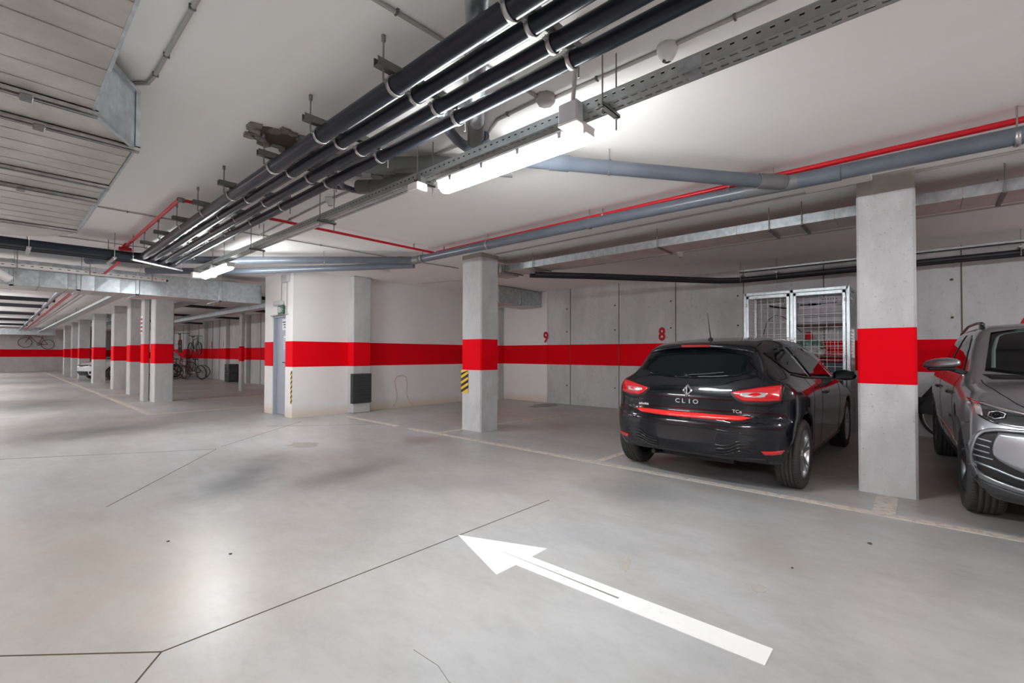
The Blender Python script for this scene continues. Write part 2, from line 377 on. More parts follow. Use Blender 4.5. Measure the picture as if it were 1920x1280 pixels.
# ---------------------------------------------------------------- the shell
struct('floor', MB().box((-3.3, -6.2, -.2), (9.5, 44.2, 0)), 'floor', 'stained grey power-floated concrete garage floor', 'floor')
struct('ceiling', MB().box((-3.3, -6.2, H), (9.5, 44.2, H+.2)), 'ceiling', 'pale plastered garage ceiling slab', 'ceiling')
wb = struct('wall_back', MB().box((9.2, -6.2, 0), (9.4, 6.98, H)), 'concrete_wall', 'grey concrete wall with a red band behind the parked cars', 'wall')
struct('wall_corner', MB().box((9.17, 6.98, 0), (9.4, 8.95, H)), 'white_wall', 'white painted end of the back wall in the corner by number 9', 'wall')
struct('wall_side', MB().box((3.9, 8.75, 0), (9.2, 8.95, H)), 'white_wall', 'white wall with a red band facing the empty bay', 'wall')
# face with the door: opening Y 9.09-9.70, z 0-1.95
DY0, DY1, DZ = 9.07, 9.70, 1.945
m = MB(); m.box((3.68, 8.75, 0), (3.9, DY0, H)); m.box((3.68, DY1, 0), (3.9, 10.08, H)); m.box((3.68, DY0, DZ), (3.9, DY1, H))
struct('wall_door_side', m, 'white_wall', 'narrow white wall around the grey door', 'wall')
struct('wall_room_rear', MB().box((3.9, 9.9, 0), (7.0, 10.08, H)), 'concrete_wall', 'rear wall of the white room', 'wall')
struct('wall_right_far', MB().box((6.9, 10.08, 0), (7.1, 36., H)), 'concrete_wall', 'grey concrete wall with red band behind the far bays', 'wall')
struct('wall_far', MB().box((-3.2, 43.8, 0), (7.1, 44., H)), 'concrete_wall', 'grey concrete end wall of the aisle with red band', 'wall')
struct('wall_right_end', MB().box((6.9, 36., 0), (7.1, 43.8, H)), 'white_wall', 'white end section of the far side wall', 'wall')
struct('wall_left', MB().box((-3.3, -6.2, 0), (-3.1, 44., H)), 'concrete_wall', 'grey concrete wall left of the aisle', 'wall')
struct('wall_rear', MB().box((-3.1, -6.2, 0), (9.2, -6., H)), 'concrete_wall', 'grey concrete wall behind the camera', 'wall')

def pillar(name, x0, x1, y0, y1, label, cap=.13, arris=True, group=None):
    c = .018; e = empty(name, ((x0+x1)/2, (y0+y1)/2, 0), 0, label, 'pillar', group, 'structure')
    pts = [(x0+c, y0, 0), (x1-c, y0, 0), (x1, y0+c, 0), (x1, y1-c, 0), (x1-c, y1, 0), (x0+c, y1, 0), (x0, y1-c, 0), (x0, y0+c, 0)]
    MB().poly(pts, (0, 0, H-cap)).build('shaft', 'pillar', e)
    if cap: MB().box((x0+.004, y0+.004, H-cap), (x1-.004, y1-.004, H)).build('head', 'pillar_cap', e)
    return e
pillar('pillar', 5.1, 5.45, .02, .42, 'nearest square concrete pillar with red band, right of the black car', .17)
pillar('pillar', 4.97, 5.36, 5.06, 5.5, 'square concrete pillar with red band and striped guard, left of the black car', .07)
e = empty('pillar', (4.97, 8.64, 0), 0, 'concrete pilaster with dark foam pad against the white wall', 'pillar', None, 'structure')
MB().cbox((4.78, 8.532, 0), (5.18, 8.75, H-.002), .015).build('shaft', 'pillar', e)
m = MB(); m.cbox((4.768, 8.505, .20), (5.185, 8.53, .80), .006)
for i in range(14): m.cbox((4.770, 8.498, .215+i*.041), (5.183, 8.508, .248+i*.041), .003)
m.box((4.768, 8.53, .20), (4.779, 8.60, .80))
m.build('foam_pad', 'pad', None, label='dark ribbed foam pad on the pilaster in front of the white wall', cat='bumper pad')
pillar('pillar', 8.95, 9.17, 8.45, 8.75, 'grey pilaster in the corner of the empty bay', 0)
PY = [(14.0, 14.45), (17.1, 17.6), (19.9, 20.4), (24.6, 25.1), (29.3, 29.8), (32.3, 32.8), (36.3, 36.8)]
nm = ['nearest', 'second', 'third', 'fourth', 'fifth', 'sixth', 'farthest']
for (y0, y1), n_ in zip(PY, nm):
    pillar('pillar', 2.58, 2.97, y0, y1, '%s concrete pillar of the row beside the far aisle' % n_, 0, group=None)
pillar('pillar', 2.47, 2.60, 14.62, 14.95, 'slim concrete pillar just behind the nearest one of the far row', 0)
pillar('pillar', 5.24, 5.34, 16.3, 16.52, 'isolated concrete pillar beside the dark storage box', 0)
for y in (20.4, 22.9, 26.1, 29.2, 32.4):
    pillar('pilaster', 6.74, 6.9, y, y+.25, 'concrete pilaster on the wall behind the far bays', 0, group='pilasters on the wall behind the far bays')
pillar('pillar', 3.1, 3.5, 40.5, 43.8, 'white-lit pier at the end of the aisle', 0)

# formwork joints of the back wall, tie holes
for i, y in enumerate((6.3, 5.0, 3.72, 2.44, 1.2, -.45, -1.75, -3.)):
    struct('wall_joint', MB().box((9.192, y-.006, 0), (9.201, y+.006, H)), 'joint')
for i, y in enumerate((11.5, 12.8, 14.1, 15.4, 16.7, 18., 19.3, 21.7, 24.3, 25.3, 27.6, 30.5)):
    struct('wall_joint', MB().box((6.89, y-.012, 0), (6.902, y+.012, H)), 'joint')
m = MB()
for y in (6.3, 5.0, 3.72, 2.44, 1.2, -.45, -1.75):
    for z in (.45, 1.75, 2.3):
        m.lathe([(0, -.012), (.014, -.012), (.018, 0)], (9.195, y+.1, z), 'x', 8)
t = m.build('tie_hole', 'joint', None, kind='structure')
# stencilled bay numbers
for s_, y, lab in (('9', 7.02, 'stencilled red bay number 9 beside the corner'), ('8', 4.01, 'stencilled red bay number 8 left of the black car'), ('6', -1.08, 'stencilled red bay number 6 behind the silver car')):
    o = text('bay_number', s_, .37, (9.166 if s_ == '9' else 9.196, y, 1.615), (PI/2, 0, -PI/2), 'number', None, .002, .80, offset=.012)
    tag(o, lab, 'number')
for s_, y in (('15', 25.4), ('14', 23.6), ('13', 21.1)):
    o = text('bay_number', s_, .36, (6.888, y, 1.62), (PI/2, 0, -PI/2), 'number', None, .002, .8, offset=.01)
    tag(o, 'faint red bay number on the wall of the far bays, %s' % {'15': 'leftmost', '14': 'middle one', '13': 'rightmost'}[s_], 'number')
# floor markings
def strip(name, a, b, w_, m_, z=.002, **kw):
    a, b = Vector((a[0], a[1], 0)), Vector((b[0], b[1], 0)); d = (b-a).normalized(); p = Vector((-d.y, d.x, 0))*w_/2
    mb = MB().poly([a-p, b-p, b+p, a+p], (0, 0, z))
    return mb.build(name, m_, None, **kw)
strip('bay_line', (4.46, -4.), (4.46, 6.2), .095, 'line', .0025, kind='structure', label='long worn painted line along the front of the near bays', cat='floor marking')
strip('bay_line', (4.46, 6.5), (4.5, 8.5), .09, 'line', .0025, kind='structure', label='faded end of the front bay line near the white wall', cat='floor marking')
strip('bay_line', (4.51, 2.72), (7.6, 2.72), .09, 'line', .0025, kind='structure', label='bay divider line left of the black car', cat='floor marking')
strip('bay_line', (4.51, 5.5), (8.6, 5.30), .09, 'line', .0025, kind='structure', label='bay divider line through the pillar with the striped guard', cat='floor marking')
strip('bay_line', (4.51, .22), (5.09, .22), .14, 'line', .0025, kind='structure', label='short wide line running into the nearest pillar', cat='floor marking')
strip('bay_line', (2.04, 11.26), (2.04, 42), .11, 'line', .0025, kind='structure', label='long line along the front of the far bays', cat='floor marking')
for i, y in enumerate((11.3, 14.2, 17.3, 20.1, 24.8, 29.5)):
    strip('bay_line', (2.1, y), (6.85, y), .10, 'line', .0025, kind='structure', label='%s cross line of the far bays' % ('nearest', 'second', 'third', 'fourth', 'fifth', 'sixth')[i], cat='floor marking')
m = MB(); m.poly([(2.055, 2.304, 0), (1.827, 1.733, 0), (1.985, 1.731, 0), (1.99, .46, 0), (2.124, .46, 0), (2.126, 1.731, 0), (2.28, 1.733, 0)][::-1], (0, 0, .003))
m.build('direction_arrow', 'white_line', None, label='white painted direction arrow on the aisle floor', cat='floor marking')
m = MB(); m.poly([(2.062, 1.95, .0028), (2.054, 1.5, .0028), (2.046, 1.12, .0028), (2.058, 1.12, .0028), (2.060, 1.5, .0028)], (0, 0, .0008)); m.build('arrow_scrape', 'crack', None, kind='structure')
for a, b in (((.46, 2.292), (3.05, 2.298)), ((.0, 2.765), (.46, 2.292)), ((.46, 2.292), (.2, 1.93)), ((-2.2, 5.), (0, 2.765)),
             ((.594, 4.763), (1.86, 6.62)), ((1.95, 6.75), (3.6, 8.2)), ((1.86, 6.62), (-2.8, 9.6)), ((3.0, 8.1), (4.4, 6.9))):
    strip('floor_joint', a, b, .007, 'joint', .0012, kind='structure')
pts = [(1.145, 1.55), (1.15, 1.40), (1.12, 1.30), (1.13, 1.2), (1.10, 1.13), (1.13, 1.0), (1.10, .92)]
for a, b in zip(pts, pts[1:]): strip('floor_crack', a, b, .0025, 'crack', .0008, kind='structure')
def blob(name, cx, cy, rx, ry, m_, seed, z=.001, rot=0., **kw):
    r = random.Random(seed); n = 18; P = []
    for i in range(n):
        a = 2*PI*i/n; k = r.uniform(.72, 1.1); x, y = rx*k*math.cos(a), ry*k*math.sin(a)
        P.append((cx+x*math.cos(rot)-y*math.sin(rot), cy+x*math.sin(rot)+y*math.cos(rot), 0))
    return MB().poly(P, (0, 0, z)).build(name, m_, None, **kw)
blob('floor_patch', 2.42, 1.28, .11, .035, 'patch', 1, kind='structure', rot=.4)
blob('floor_patch', 2.62, .63, .05, .035, 'patch', 2, kind='structure')
blob('floor_patch', 2.72, 6.1, .17, .24, 'patch', 3, kind='structure', rot=.3)
blob('damp_patch', 8.6, 6.6, .5, .28, 'oil', 5, .0015, label='dark damp patch at the foot of the wall below number 9', cat='stain')
m = MB(); r = random.Random(4)
P = [(1.52, .86), (4.4, .1), (5.0, 2.0)]
for (x, y, s_, lab) in ((1.515, .80, .010, 'small brown leaf scrap on the floor near the tail of the arrow'), (3.72, .25, .016, 'leaf scrap on the floor in front of the nearest pillar'), (3.0, .55, .008, 'tiny dark leaf scrap between the arrow and the nearest pillar'), (.75, 3.6, .011, 'farther of two dark scraps on the floor at the left'), (.95, 3.1, .010, 'nearer of two dark scraps on the floor at the left')):
    MB().poly([(x+s_*r.uniform(.6, 1.2)*math.cos(a), y+s_*r.uniform(.5, 1.2)*math.sin(a), 0) for a in lin(0, 2*PI*7/8, 8)], (0, 0, .004)).build('dry_leaf', 'joint', None, label=lab, cat='debris', group='leaf scraps on the floor')
#=SERVICES
# ---------------------------------------------------------------- four black pipes and their hangers
PX = [(1.326, .046), (1.454, .038), (1.598, .038), (1.744, .037)]; PZ = 2.556
ordn = ['first', 'second', 'third', 'fourth']
TY = [7.95, 8.08, 8.22, 8.36]
for i, ((x, r), ty) in enumerate(zip(PX, TY)):
    path = [(x, -2.5, PZ), (x, 3., PZ), (x, 6., PZ-.01), (x, ty-.14, PZ-.03)]
    for k in range(1, 7):
        a = PI/2*k/6; path.append((x-.14+.14*math.cos(a), ty-.14+.14*math.sin(a), PZ-.035))
    path += [(.2, ty, PZ-.045), (-2.9, ty, PZ-.05)]
    e = empty('black_pipe', (x, -2.5, PZ), 0, ('thickest of the four parallel black ceiling pipes, farthest from the cable tray', 'second of four parallel black ceiling pipes, next to the thickest', 'third of four parallel black ceiling pipes, counted from the thickest', 'black ceiling pipe closest to the long cable tray')[i], 'pipe', 'black ceiling pipes')
    MB().tube(path, r, 20).build('pipe_run', 'black_pipe', e)
def hanger_mesh():
    root = empty('pipe_hanger', (1.27, 0, H))
    m = MB()
    m.box((1.215, -.02, 2.612), (1.845, -.0175, 2.652)); m.box((1.215, .0175, 2.612), (1.845, .02, 2.652))
    m.box((1.215, -.02, 2.610), (1.845, .02, 2.614)); m.box((1.215, -.02, 2.65), (1.845, -.012, 2.652)); m.box((1.215, .012, 2.65), (1.845, .02, 2.652))
    m.build('channel', 'dsteel', root)
    for x in (1.257, 1.802):
        MB().tube([(x, 0, H), (x, 0, 2.555 if x < 1.5 else 2.50)], .0045, 8).build('threaded_rod', 'rod', root)
        MB().lathe([(0, 0), (.011, 0), (.011, .03), (0, .03)], (x, 0, H-.03), 'z', 8).build('ceiling_anchor', 'rod', root)
        MB().lathe([(0, 0), (.010, 0), (.010, .008), (0, .008)], (x, 0, 2.652), 'z', 6).build('nut', 'steel', root)
    for (x, r) in PX:
        c = MB(); R = r+.002
        c.lathe([(R, -.011), (R+.004, -.011), (R+.004, .011), (R, .011)], (x, 0, PZ), 'y', 28, closed_prof=True)
        for s in (-1, 1):
            c.box((x+s*(R+.002), -.011, PZ-.004), (x+s*(R+.018), .011, PZ+.004))
            c.tube([(x+s*(R+.011), 0, PZ-.012), (x+s*(R+.011), 0, PZ+.014)], .003, 6)
        c.box((x-.006, -.008, PZ+r), (x+.006, .008, 2.612))
        c.build('pipe_clamp', 'steel', root)
    return root
hy = [-1.9, -1.15, -.38, .40, 1.189, 1.976, 2.77, 3.50, 4.37, 5.12, 5.88, 6.72, 7.48]
h0 = hanger_mesh()
for i, y in enumerate(hy):
    o = h0 if i == 0 else copy_tree(h0)
    o.location = (1.27, y, H)
    lab = 'steel hanger rail holding the four black pipes, %s' % {4: 'nearest one wholly in view', 5: 'second from the top of the picture', 6: 'between the ceiling hole and the lamp', 7: 'beside the broken ceiling hole', 8: 'just beyond the broken ceiling hole', 9: 'just before the red pipe', 10: 'just beyond the red pipe', 11: 'last but one before the bend', 12: 'last one before the bend'}.get(i, 'out of view')
    tag(o, lab if i >= 4 else 'steel hanger rail of the black pipes above the camera, %s' % ('rearmost', 'second from the rear', 'third from the rear', 'foremost')[i], 'pipe hanger', 'hangers of the black pipes')
# strut under the bend and bundle hangers
e = empty('pipe_strut', (1.27, 7.9, 2.44), 0, 'bright steel strut under the bend of the black pipes', 'pipe hanger')
MB().bar((1.185, 7.825, 2.445), (1.85, 8.30, 2.445), .03, .02).build('channel', 'steel', e)
for x, y in ((1.20, 7.835), (1.835, 8.29)): MB().tube([(x, y, 2.43), (x, y, H)], .0045, 8).build('threaded_rod', 'rod', e)
for i, x in enumerate((1.02, .245, -.6)):
    e = empty('pipe_hanger', (x, 8., 2.44), 0, 'steel strap hanger under the black pipes %s' % ('near the red coupling', 'at the left edge of the picture', 'out of view on the left')[i], 'pipe hanger', 'strap hangers of the crossing pipes')
    MB().bar((x, 7.88, 2.452), (x, 8.43, 2.452), .04, .02).build('channel', 'steel', e)
    for y in (7.9, 8.42): MB().bar((x, y, 2.43), (x, y, 2.60), .03, .004).build('strap', 'white_plastic', e); MB().tube([(x, y, 2.59), (x, y, H)], .0045, 8).build('threaded_rod', 'rod', e)
# ---------------------------------------------------------------- perforated cable tray
def perf_strip(mb, o, du, dv, L_, pitch, rows, hl, off=0.):
    """strip from o along du (length L_) and dv (width=|dv|) with slots: rows = [(v0,v1)] fractions, hl slot length"""
    o = Vector(o); du = Vector(du); dv = Vector(dv); n = int(round(L_/pitch))
    cuts = sorted({0., 1., *[a for r in rows for a in r]})
    for i in range(n):
        u0 = i*pitch; ua = u0+(pitch-hl)/2; ub = ua+hl; u1 = u0+pitch
        for a, b in zip(cuts, cuts[1:]):
            hole = any(abs(a-r[0]) < 1e-6 for r in rows)
            segs = [(u0, ua), (ub, u1)] if hole else [(u0, u1)]
            for s0, s1 in segs:
                mb.add([o+du*s0+dv*a, o+du*s1+dv*a, o+du*s1+dv*b, o+du*s0+dv*b], [(0, 1, 2, 3)], False)
def cable_tray(name, x0, x1, z0, z1, ya, yb, axis, lab, pitch=.05, mt='tray'):
    e = empty(name, (x0, ya, z0) if axis == 'y' else (ya, x0, z0), 0, lab, 'cable tray')
    P = (lambda a, y, z: (a, y, z)) if axis == 'y' else (lambda a, y, z: (y, a, z))
    D = (0, 1, 0) if axis == 'y' else (1, 0, 0); W = (1, 0, 0) if axis == 'y' else (0, 1, 0); L_ = yb-ya
    for xx, nm_ in ((x0, 'tray_side'), (x1, 'tray_side')):
        m = MB(); perf_strip(m, P(xx, ya, z0), D, (0, 0, z1-z0), L_, pitch, [(.52, .68)], pitch*.34)
        s = .006 if xx == x0 else -.006
        m.box(P(xx-s*.2, ya, z1-.004), P(xx+s*2, yb, z1))
        m.box(P(xx-.0012, ya, z0), P(xx+.0012, yb, z0+.004))
        m.build(nm_, mt, e)
    m = MB(); perf_strip(m, P(x0, ya, z0), D, Vector(W)*(x1-x0), L_, pitch, [(.16, .26), (.68, .78)], pitch*.62)
    m.build('tray_bottom', mt, e)
    # raised lips round the slots
    m = MB(); n = int(L_/pitch)
    for i in range(n):
        u = ya+i*pitch+pitch*.16
        if axis == 'y' and (u > 6.5 or u < -.2): continue
        if axis == 'x': continue
        for f0 in (.14, .66):
            xx = x0+(x1-x0)*f0; m.box(P(xx-.0015, u, z0-.003), P(xx+.0015, u+pitch*.68, z0))
    if m.v: m.build('slot_lip', 'steel', e, kind='stuff')
    return e
TX0, TX1, TZ0, TZ1 = 2.022, 2.122, 2.462, 2.522
tr = cable_tray('cable_tray', TX0, TX1, TZ0, TZ1, -1.0, 8.4, 'y', 'long perforated steel cable tray running above the tube lamps')
m = MB(); m.box((TX0-.003, .70, TZ0+.004), (TX0-.001, .80, TZ1-.012)); m.box((TX0+.01, .72, TZ0-.006), (TX1-.01, .78, TZ0-.003)); m.build('splice_plate', 'galv', tr)
m = MB()
for k, (dx, r) in enumerate(((.02, .008), (.045, .010), (.07, .007))): m.tube([(TX0+dx, -1, TZ0+.012), (TX0+dx, 8.3, TZ0+.012)], r, 8)
m.build('cable', 'conduit', tr)
m = MB()
for dx, dz, r in ((.016, .036, .012), (.040, .034, .011), (.064, .036, .012), (.086, .030, .010)): m.tube([(TX0+dx, -1, TZ0+dz), (TX0+dx, 8.3, TZ0+dz)], r, 8)
m.build('cable', 'black', tr)
for i, y in enumerate((-.35, 1.18, 2.70, 4.20, 5.95, 7.4)):
    e = empty('tray_bracket', (2.07, y, H), 0, 'cable tray bracket with two rods, %s' % ('out of view', 'right of the grey junction box', 'at the far end of the big lamp', 'between the small white box and the red pipe', 'just beyond the crossing red pipe', 'above the far lamp')[i], 'tray bracket', 'brackets of the cable tray')
    m = MB(); m.box((1.985, y-.015, 2.440), (2.16, y+.015, 2.444)); m.box((1.985, y-.015, 2.44), (2.16, y-.012, 2.458)); m.box((1.985, y+.012, 2.44), (2.16, y+.015, 2.458)); m.build('cross_bar', 'dsteel', e)
    for x, zz in ((2.004, 2.405), (2.144, 2.375)):
        MB().tube([(x, y, zz), (x, y, H)], .0042, 8).build('threaded_rod', 'rod', e)
        MB().lathe([(0, 0), (.009, 0), (.009, .008), (0, .008)], (x, y, 2.430), 'z', 6).build('nut', 'steel', e)
cable_tray('cable_tray', 10.02, 10.12, 2.47, 2.53, -3., 2.05, 'x', 'white perforated cable tray crossing in front of the large flat duct', .10, 'white_plastic')
MB().box((-3, 10.035, 2.475), (2.03, 10.105, 2.515)).build('cable', 'black', bpy.data.objects['cable_tray.001'])
for i, x in enumerate((.195, .995, 1.8)):
    e = empty('tray_bracket', (x, 10.07, H), 0, 'rod hanging the tray in front of the flat duct, %s' % ('leftmost', 'middle one', 'rightmost')[i], 'tray bracket', 'rods of the crossing tray')
    MB().bar((x, 10.01, 2.46), (x, 10.01, H), .012, .012).build('rod', 'rod', e)
# ---------------------------------------------------------------- tube lamps
def lamp_fixture(y0, lab, grp='tube lamps along the aisle', x=2.07, z=2.358, yl=1.20, rz=False):
    e = empty('tube_lamp', (x, y0, z), 0, lab, 'lamp', grp)
    y1 = y0+yl
    def sec(y, k, zt=0.):
        return [(x-.052*k, y, z+.035), (x-.05*k, y, z+.0), (x-.036*k, y, z-.028*k), (x-.012*k, y, z-.04*k), (x+.012*k, y, z-.04*k), (x+.036*k, y, z-.028*k), (x+.05*k, y, z), (x+.052*k, y, z+.035)]
    G = [sec(y0, .45), sec(y0+.015, .8), sec(y0+.05, 1), sec(y1-.05, 1), sec(y1-.015, .8), sec(y1, .45)]
    m = MB(); m.grid(G, True); m.add(G[0], [tuple(range(8))], False); m.add(G[-1], [tuple(range(7, -1, -1))], False); m.build('diffuser', 'lamp', e)
    m = MB(); m.cbox((x-.058, y0-.005, z+.033), (x+.058, y1+.005, z+.06), .008); m.build('housing', 'white_plastic', e)
    for y in (y0-.006, y1-.02):
        MB().cbox((x-.05, y, z-.005), (x+.05, y+.026, z+.05), .008).build('end_cap', 'white_plastic', e)
    for k in range(4):
        y = y0+.15+k*(yl-.3)/3
        for s in (-1, 1): MB().box((x+s*.053, y-.012, z+.01), (x+s*.062, y+.012, z+.045)).build('clip', 'steel', e)
    for y in (y0+.2, y1-.2): MB().box((x-.012, y-.01, z+.058), (x+.012, y+.01, 2.462 if abs(x-2.07) < .01 else H)).build('bracket', 'steel', e)
    return e
lamp_fixture(1.30, 'long lit tube lamp under the cable tray, the largest one')
lamp_fixture(6.86, 'lit tube lamp under the tray near the white room')
lamp_fixture(-3.7, 'added fill tube lamp under the ceiling behind the camera')  # unseen lamp added to brighten the near aisle
for i, y in enumerate((12.6, 18.2, 23.8, 29.4, 35., 38.8)):
    lamp_fixture(y, '%s lit tube lamp of the far aisle' % ('nearest', 'second', 'third', 'fourth', 'fifth', 'farthest')[i], 'far aisle lamps', x=-.9, z=2.42)
for i, (x, y) in enumerate(((-2.3, -1.5), (-2.3, 4.4), (-2.4, 12.5), (-2.4, 22.))):  # unseen lamps added on the left to raise the general light level
    lamp_fixture(y, 'added fill tube lamp on the ceiling left of the picture, %s' % ('beside the camera', 'beside the wide duct', 'beyond the cross duct', 'farthest')[i], 'added fill lamps left of the picture', x=x, z=2.40)
for i, (x, y) in enumerate(((6.6, -4.3),)):  # added out of view to lighten the bays and back wall
    lamp_fixture(y, 'added fill tube lamp over the bays right of the picture', 'added fill lamps over the right bays', x=x, z=2.40)
# boxes hanging at the tray
e = empty('junction_box', (2.0, 1.36, 2.40), 0, 'large grey junction box beside the tray above the near end of the big lamp', 'junction box')
MB().cbox((1.955, 1.30, 2.405), (2.018, 1.42, 2.515), .008).build('box_body', 'box_plastic', e)
MB().cbox((1.950, 1.30, 2.395), (2.018, 1.42, 2.409), .004).build('box_lid', 'white_plastic', e)
MB().tube([(1.985, 1.345, 2.51), (1.985, 1.32, H)], .011, 10).build('conduit_stub', 'conduit', e)
e = empty('junction_box', (2.07, 2.62, 2.40), 0, 'small white junction box under the tray at the far end of the big lamp', 'junction box')
MB().cbox((1.93, 2.60, 2.35), (2.02, 2.72, 2.405), .006).build('box_body', 'white_plastic', e); MB().box((1.99, 2.64, 2.40), (2.03, 2.68, 2.47)).build('bracket', 'steel', e)
e = empty('junction_box', (2.07, 8.25, 2.40), 0, 'small pale junction box at the far end of the cable tray', 'junction box')
MB().cbox((1.98, 8.28, 2.36), (2.10, 8.40, 2.45), .006).build('box_body', 'white_plastic', e); MB().cbox((2.12, 8.02, 2.36), (2.24, 8.14, 2.44), .02).build('sensor_dome', 'white_plastic', e)
e = empty('junction_box', (2.2, 1.68, 2.75), 0, 'octagonal grey junction box on the ceiling where two conduits meet', 'junction box')
MB().lathe([(0, -.05), (.048, -.05), (.058, -.035), (.062, 0), (0, 0)], (2.215, 1.70, H), 'z', 8).build('box_body', 'conduit', e)
# detectors
def detector(x, y, r, lab, grp='ceiling detectors'):
    e = empty('smoke_detector', (x, y, H), 0, lab, 'detector', grp)
    MB().lathe([(0, -.075), (r*.35, -.074), (r*.62, -.066), (r*.9, -.038), (r, -.022), (r, 0), (0, 0)], (x, y, H), 'z', 28).build('housing', 'white_plastic', e)
    m = MB()
    for k in (.16, .27, .38): m.lathe([(r*k, 0), (r*k+.0025, -.002), (r*k+.005, 0)], (x, y, H-.0745), 'z', 20, -PI*.2, PI*.9)
    m.build('sounder_grille', 'black', e)
detector(2.265, .955, .052, 'round white smoke detector on the ceiling above the tray')
detector(2.235, 4.46, .05, 'round white smoke detector beyond the grey pipe tangle')
detector(7.0, 2.75, .05, 'round white smoke detector over the black car')
detector(5.6, 6.1, .035, 'small white detector beside the white wall', 'ceiling detectors')
# conduits on the ceiling
def conduit(path, lab, r=.009, saddles=(), m_='conduit', grp='ceiling conduits'):
    e = empty('conduit', path[0], 0, lab, 'conduit', grp)
    MB().tube(path, r, 8).build('conduit_run', m_, e)
    for (x, y, z, ax) in saddles:
        a = (.014, .005) if ax == 'x' else (.005, .014)
        MB().box((x-a[1], y-a[0], z-r-.002), (x+a[1], y+a[0], z+r)).build('saddle', 'dsteel', e)
zc = H-.012
conduit([(2.26, -2.5, zc), (2.26, .9, zc)], 'conduit along the ceiling right of the near smoke detector', .010, [(2.26, .63, zc, 'y'), (2.26, -.3, zc, 'y')])
conduit([(2.26, 1.0, zc), (2.25, 1.66, zc)], 'conduit between the near smoke detector and the octagonal box', .010, [(2.25, 1.36, zc, 'y')])
conduit([(2.2, 1.75, zc), (2.21, 2.1, zc), (2.27, 2.25, zc-.02), (2.27, 3.2, zc), (2.24, 4.4, zc)], 'conduit from the octagonal box past the pipe tangle', .010, [(2.2, 2.0, zc, 'y')])
conduit([(2.24, 4.5, zc), (2.3, 6.5, zc)], 'conduit from the far detector towards the far lamp', .009, [(2.27, 5.5, zc, 'y')])
conduit([(.4, 1.83, zc), (2.17, 1.73, zc)], 'conduit crossing above the black pipes to the octagonal box', .010, [(1.2, 1.78, zc, 'x'), (1.8, 1.75, zc, 'x')])
conduit([(.56, -1.5, zc), (.575, 3.22, zc), (.565, 3.34, zc), (.50, 3.42, zc), (.30, 3.44, zc)], 'bent conduit beside the large flat duct on the left', .011, [(.57, 2.45, zc, 'y'), (.575, 2.95, zc, 'y'), (.575, 3.2, zc, 'y')])
conduit([(.3, 6.57, zc), (2.3, 6.53, zc)], 'thin conduit crossing the ceiling beyond the large flat duct', .008, [(.95, 6.56, zc, 'x'), (1.25, 6.55, zc, 'x')])
conduit([(2.3, 6.5, zc), (4.3, 6.42, zc), (5.6, 6.3, zc)], 'thin conduit crossing the ceiling towards the white wall', .008, [(3.1, 6.46, zc, 'x')])
conduit([(5.2, -3, zc), (5.2, 5.0, zc)], 'conduit along the ceiling behind the near pillars', .010, [])
conduit([(7.0, -3, zc), (7.0, 2.7, zc)], 'conduit over the black car', .008)
conduit([(7.0, 2.8, zc), (6.9, 5.6, zc), (6.3, 8.3, zc)], 'conduit over the empty bay', .008)
conduit([(-3, 8.62, zc), (1.9, 8.6, zc)], 'conduit just beyond the crossing black pipes', .008)
# ---------------------------------------------------------------- red sprinkler pipes
def redpipe(path, lab, r=.021):
    e = empty('sprinkler_pipe', path[0], 0, lab, 'pipe', 'red sprinkler pipes'); MB().tube(path, r, 14).build('pipe_run', 'red_pipe', e); return e
RZ = 2.708
e = redpipe([(4.35, -3, RZ), (4.33, 5.35, RZ)], 'long red sprinkler pipe above the front of the near bays', .0215)
for y in (2.55, .92, 5.6): 
    MB().lathe([(.022, -.012), (.026, -.012), (.026, .012), (.022, .012)], (4.34, y if y < 5 else 5.2, RZ), 'y', 16, closed_prof=True).build('pipe_clamp', 'steel', e)
    MB().box((4.332, (y if y < 5 else 5.2)-.006, RZ+.02), (4.348, (y if y < 5 else 5.2)+.006, H-.002)).build('clamp_stem', 'steel', e)
e = redpipe([(4.33, 5.40, RZ), (1.20, 5.42, RZ)], 'thinner red pipe crossing the aisle ceiling', .0165)
MB().lathe([(.017, -.03), (.024, -.028), (.024, .028), (.017, .03)], (1.19, 5.42, RZ), 'x', 14).build('elbow_fitting', 'dsteel', e)
MB().box((3.955, 5.405, RZ+.01), (3.975, 5.43, H)).build('clamp_stem', 'steel', e)
e = redpipe([(1.175, 5.42, RZ), (1.165, 8.1, 2.665), (1.165, 8.42, 2.65), (1.165, 8.5, 2.60), (1.165, 8.62, 2.52), (1.165, 9.9, 2.50)], 'red pipe running to the crossing black pipes', .019)
for (y, z) in ((7.75, 2.67), (8.2, 2.663)): MB().lathe([(.020, -.03), (.033, -.03), (.033, .03), (.020, .03)], (1.165, y if y > 8 else 8.1, z), 'y', 14, closed_prof=True).build('coupling', 'red_pipe', e)
MB().tube([(1.10, 8.2, 2.64), (1.24, 8.2, 2.64)], .026, 12).build('tee', 'red_pipe', e)
redpipe([(1.17, 12.0, 2.62), (1.17, 40.8, 2.62)], 'red pipe running along the far aisle', .03)
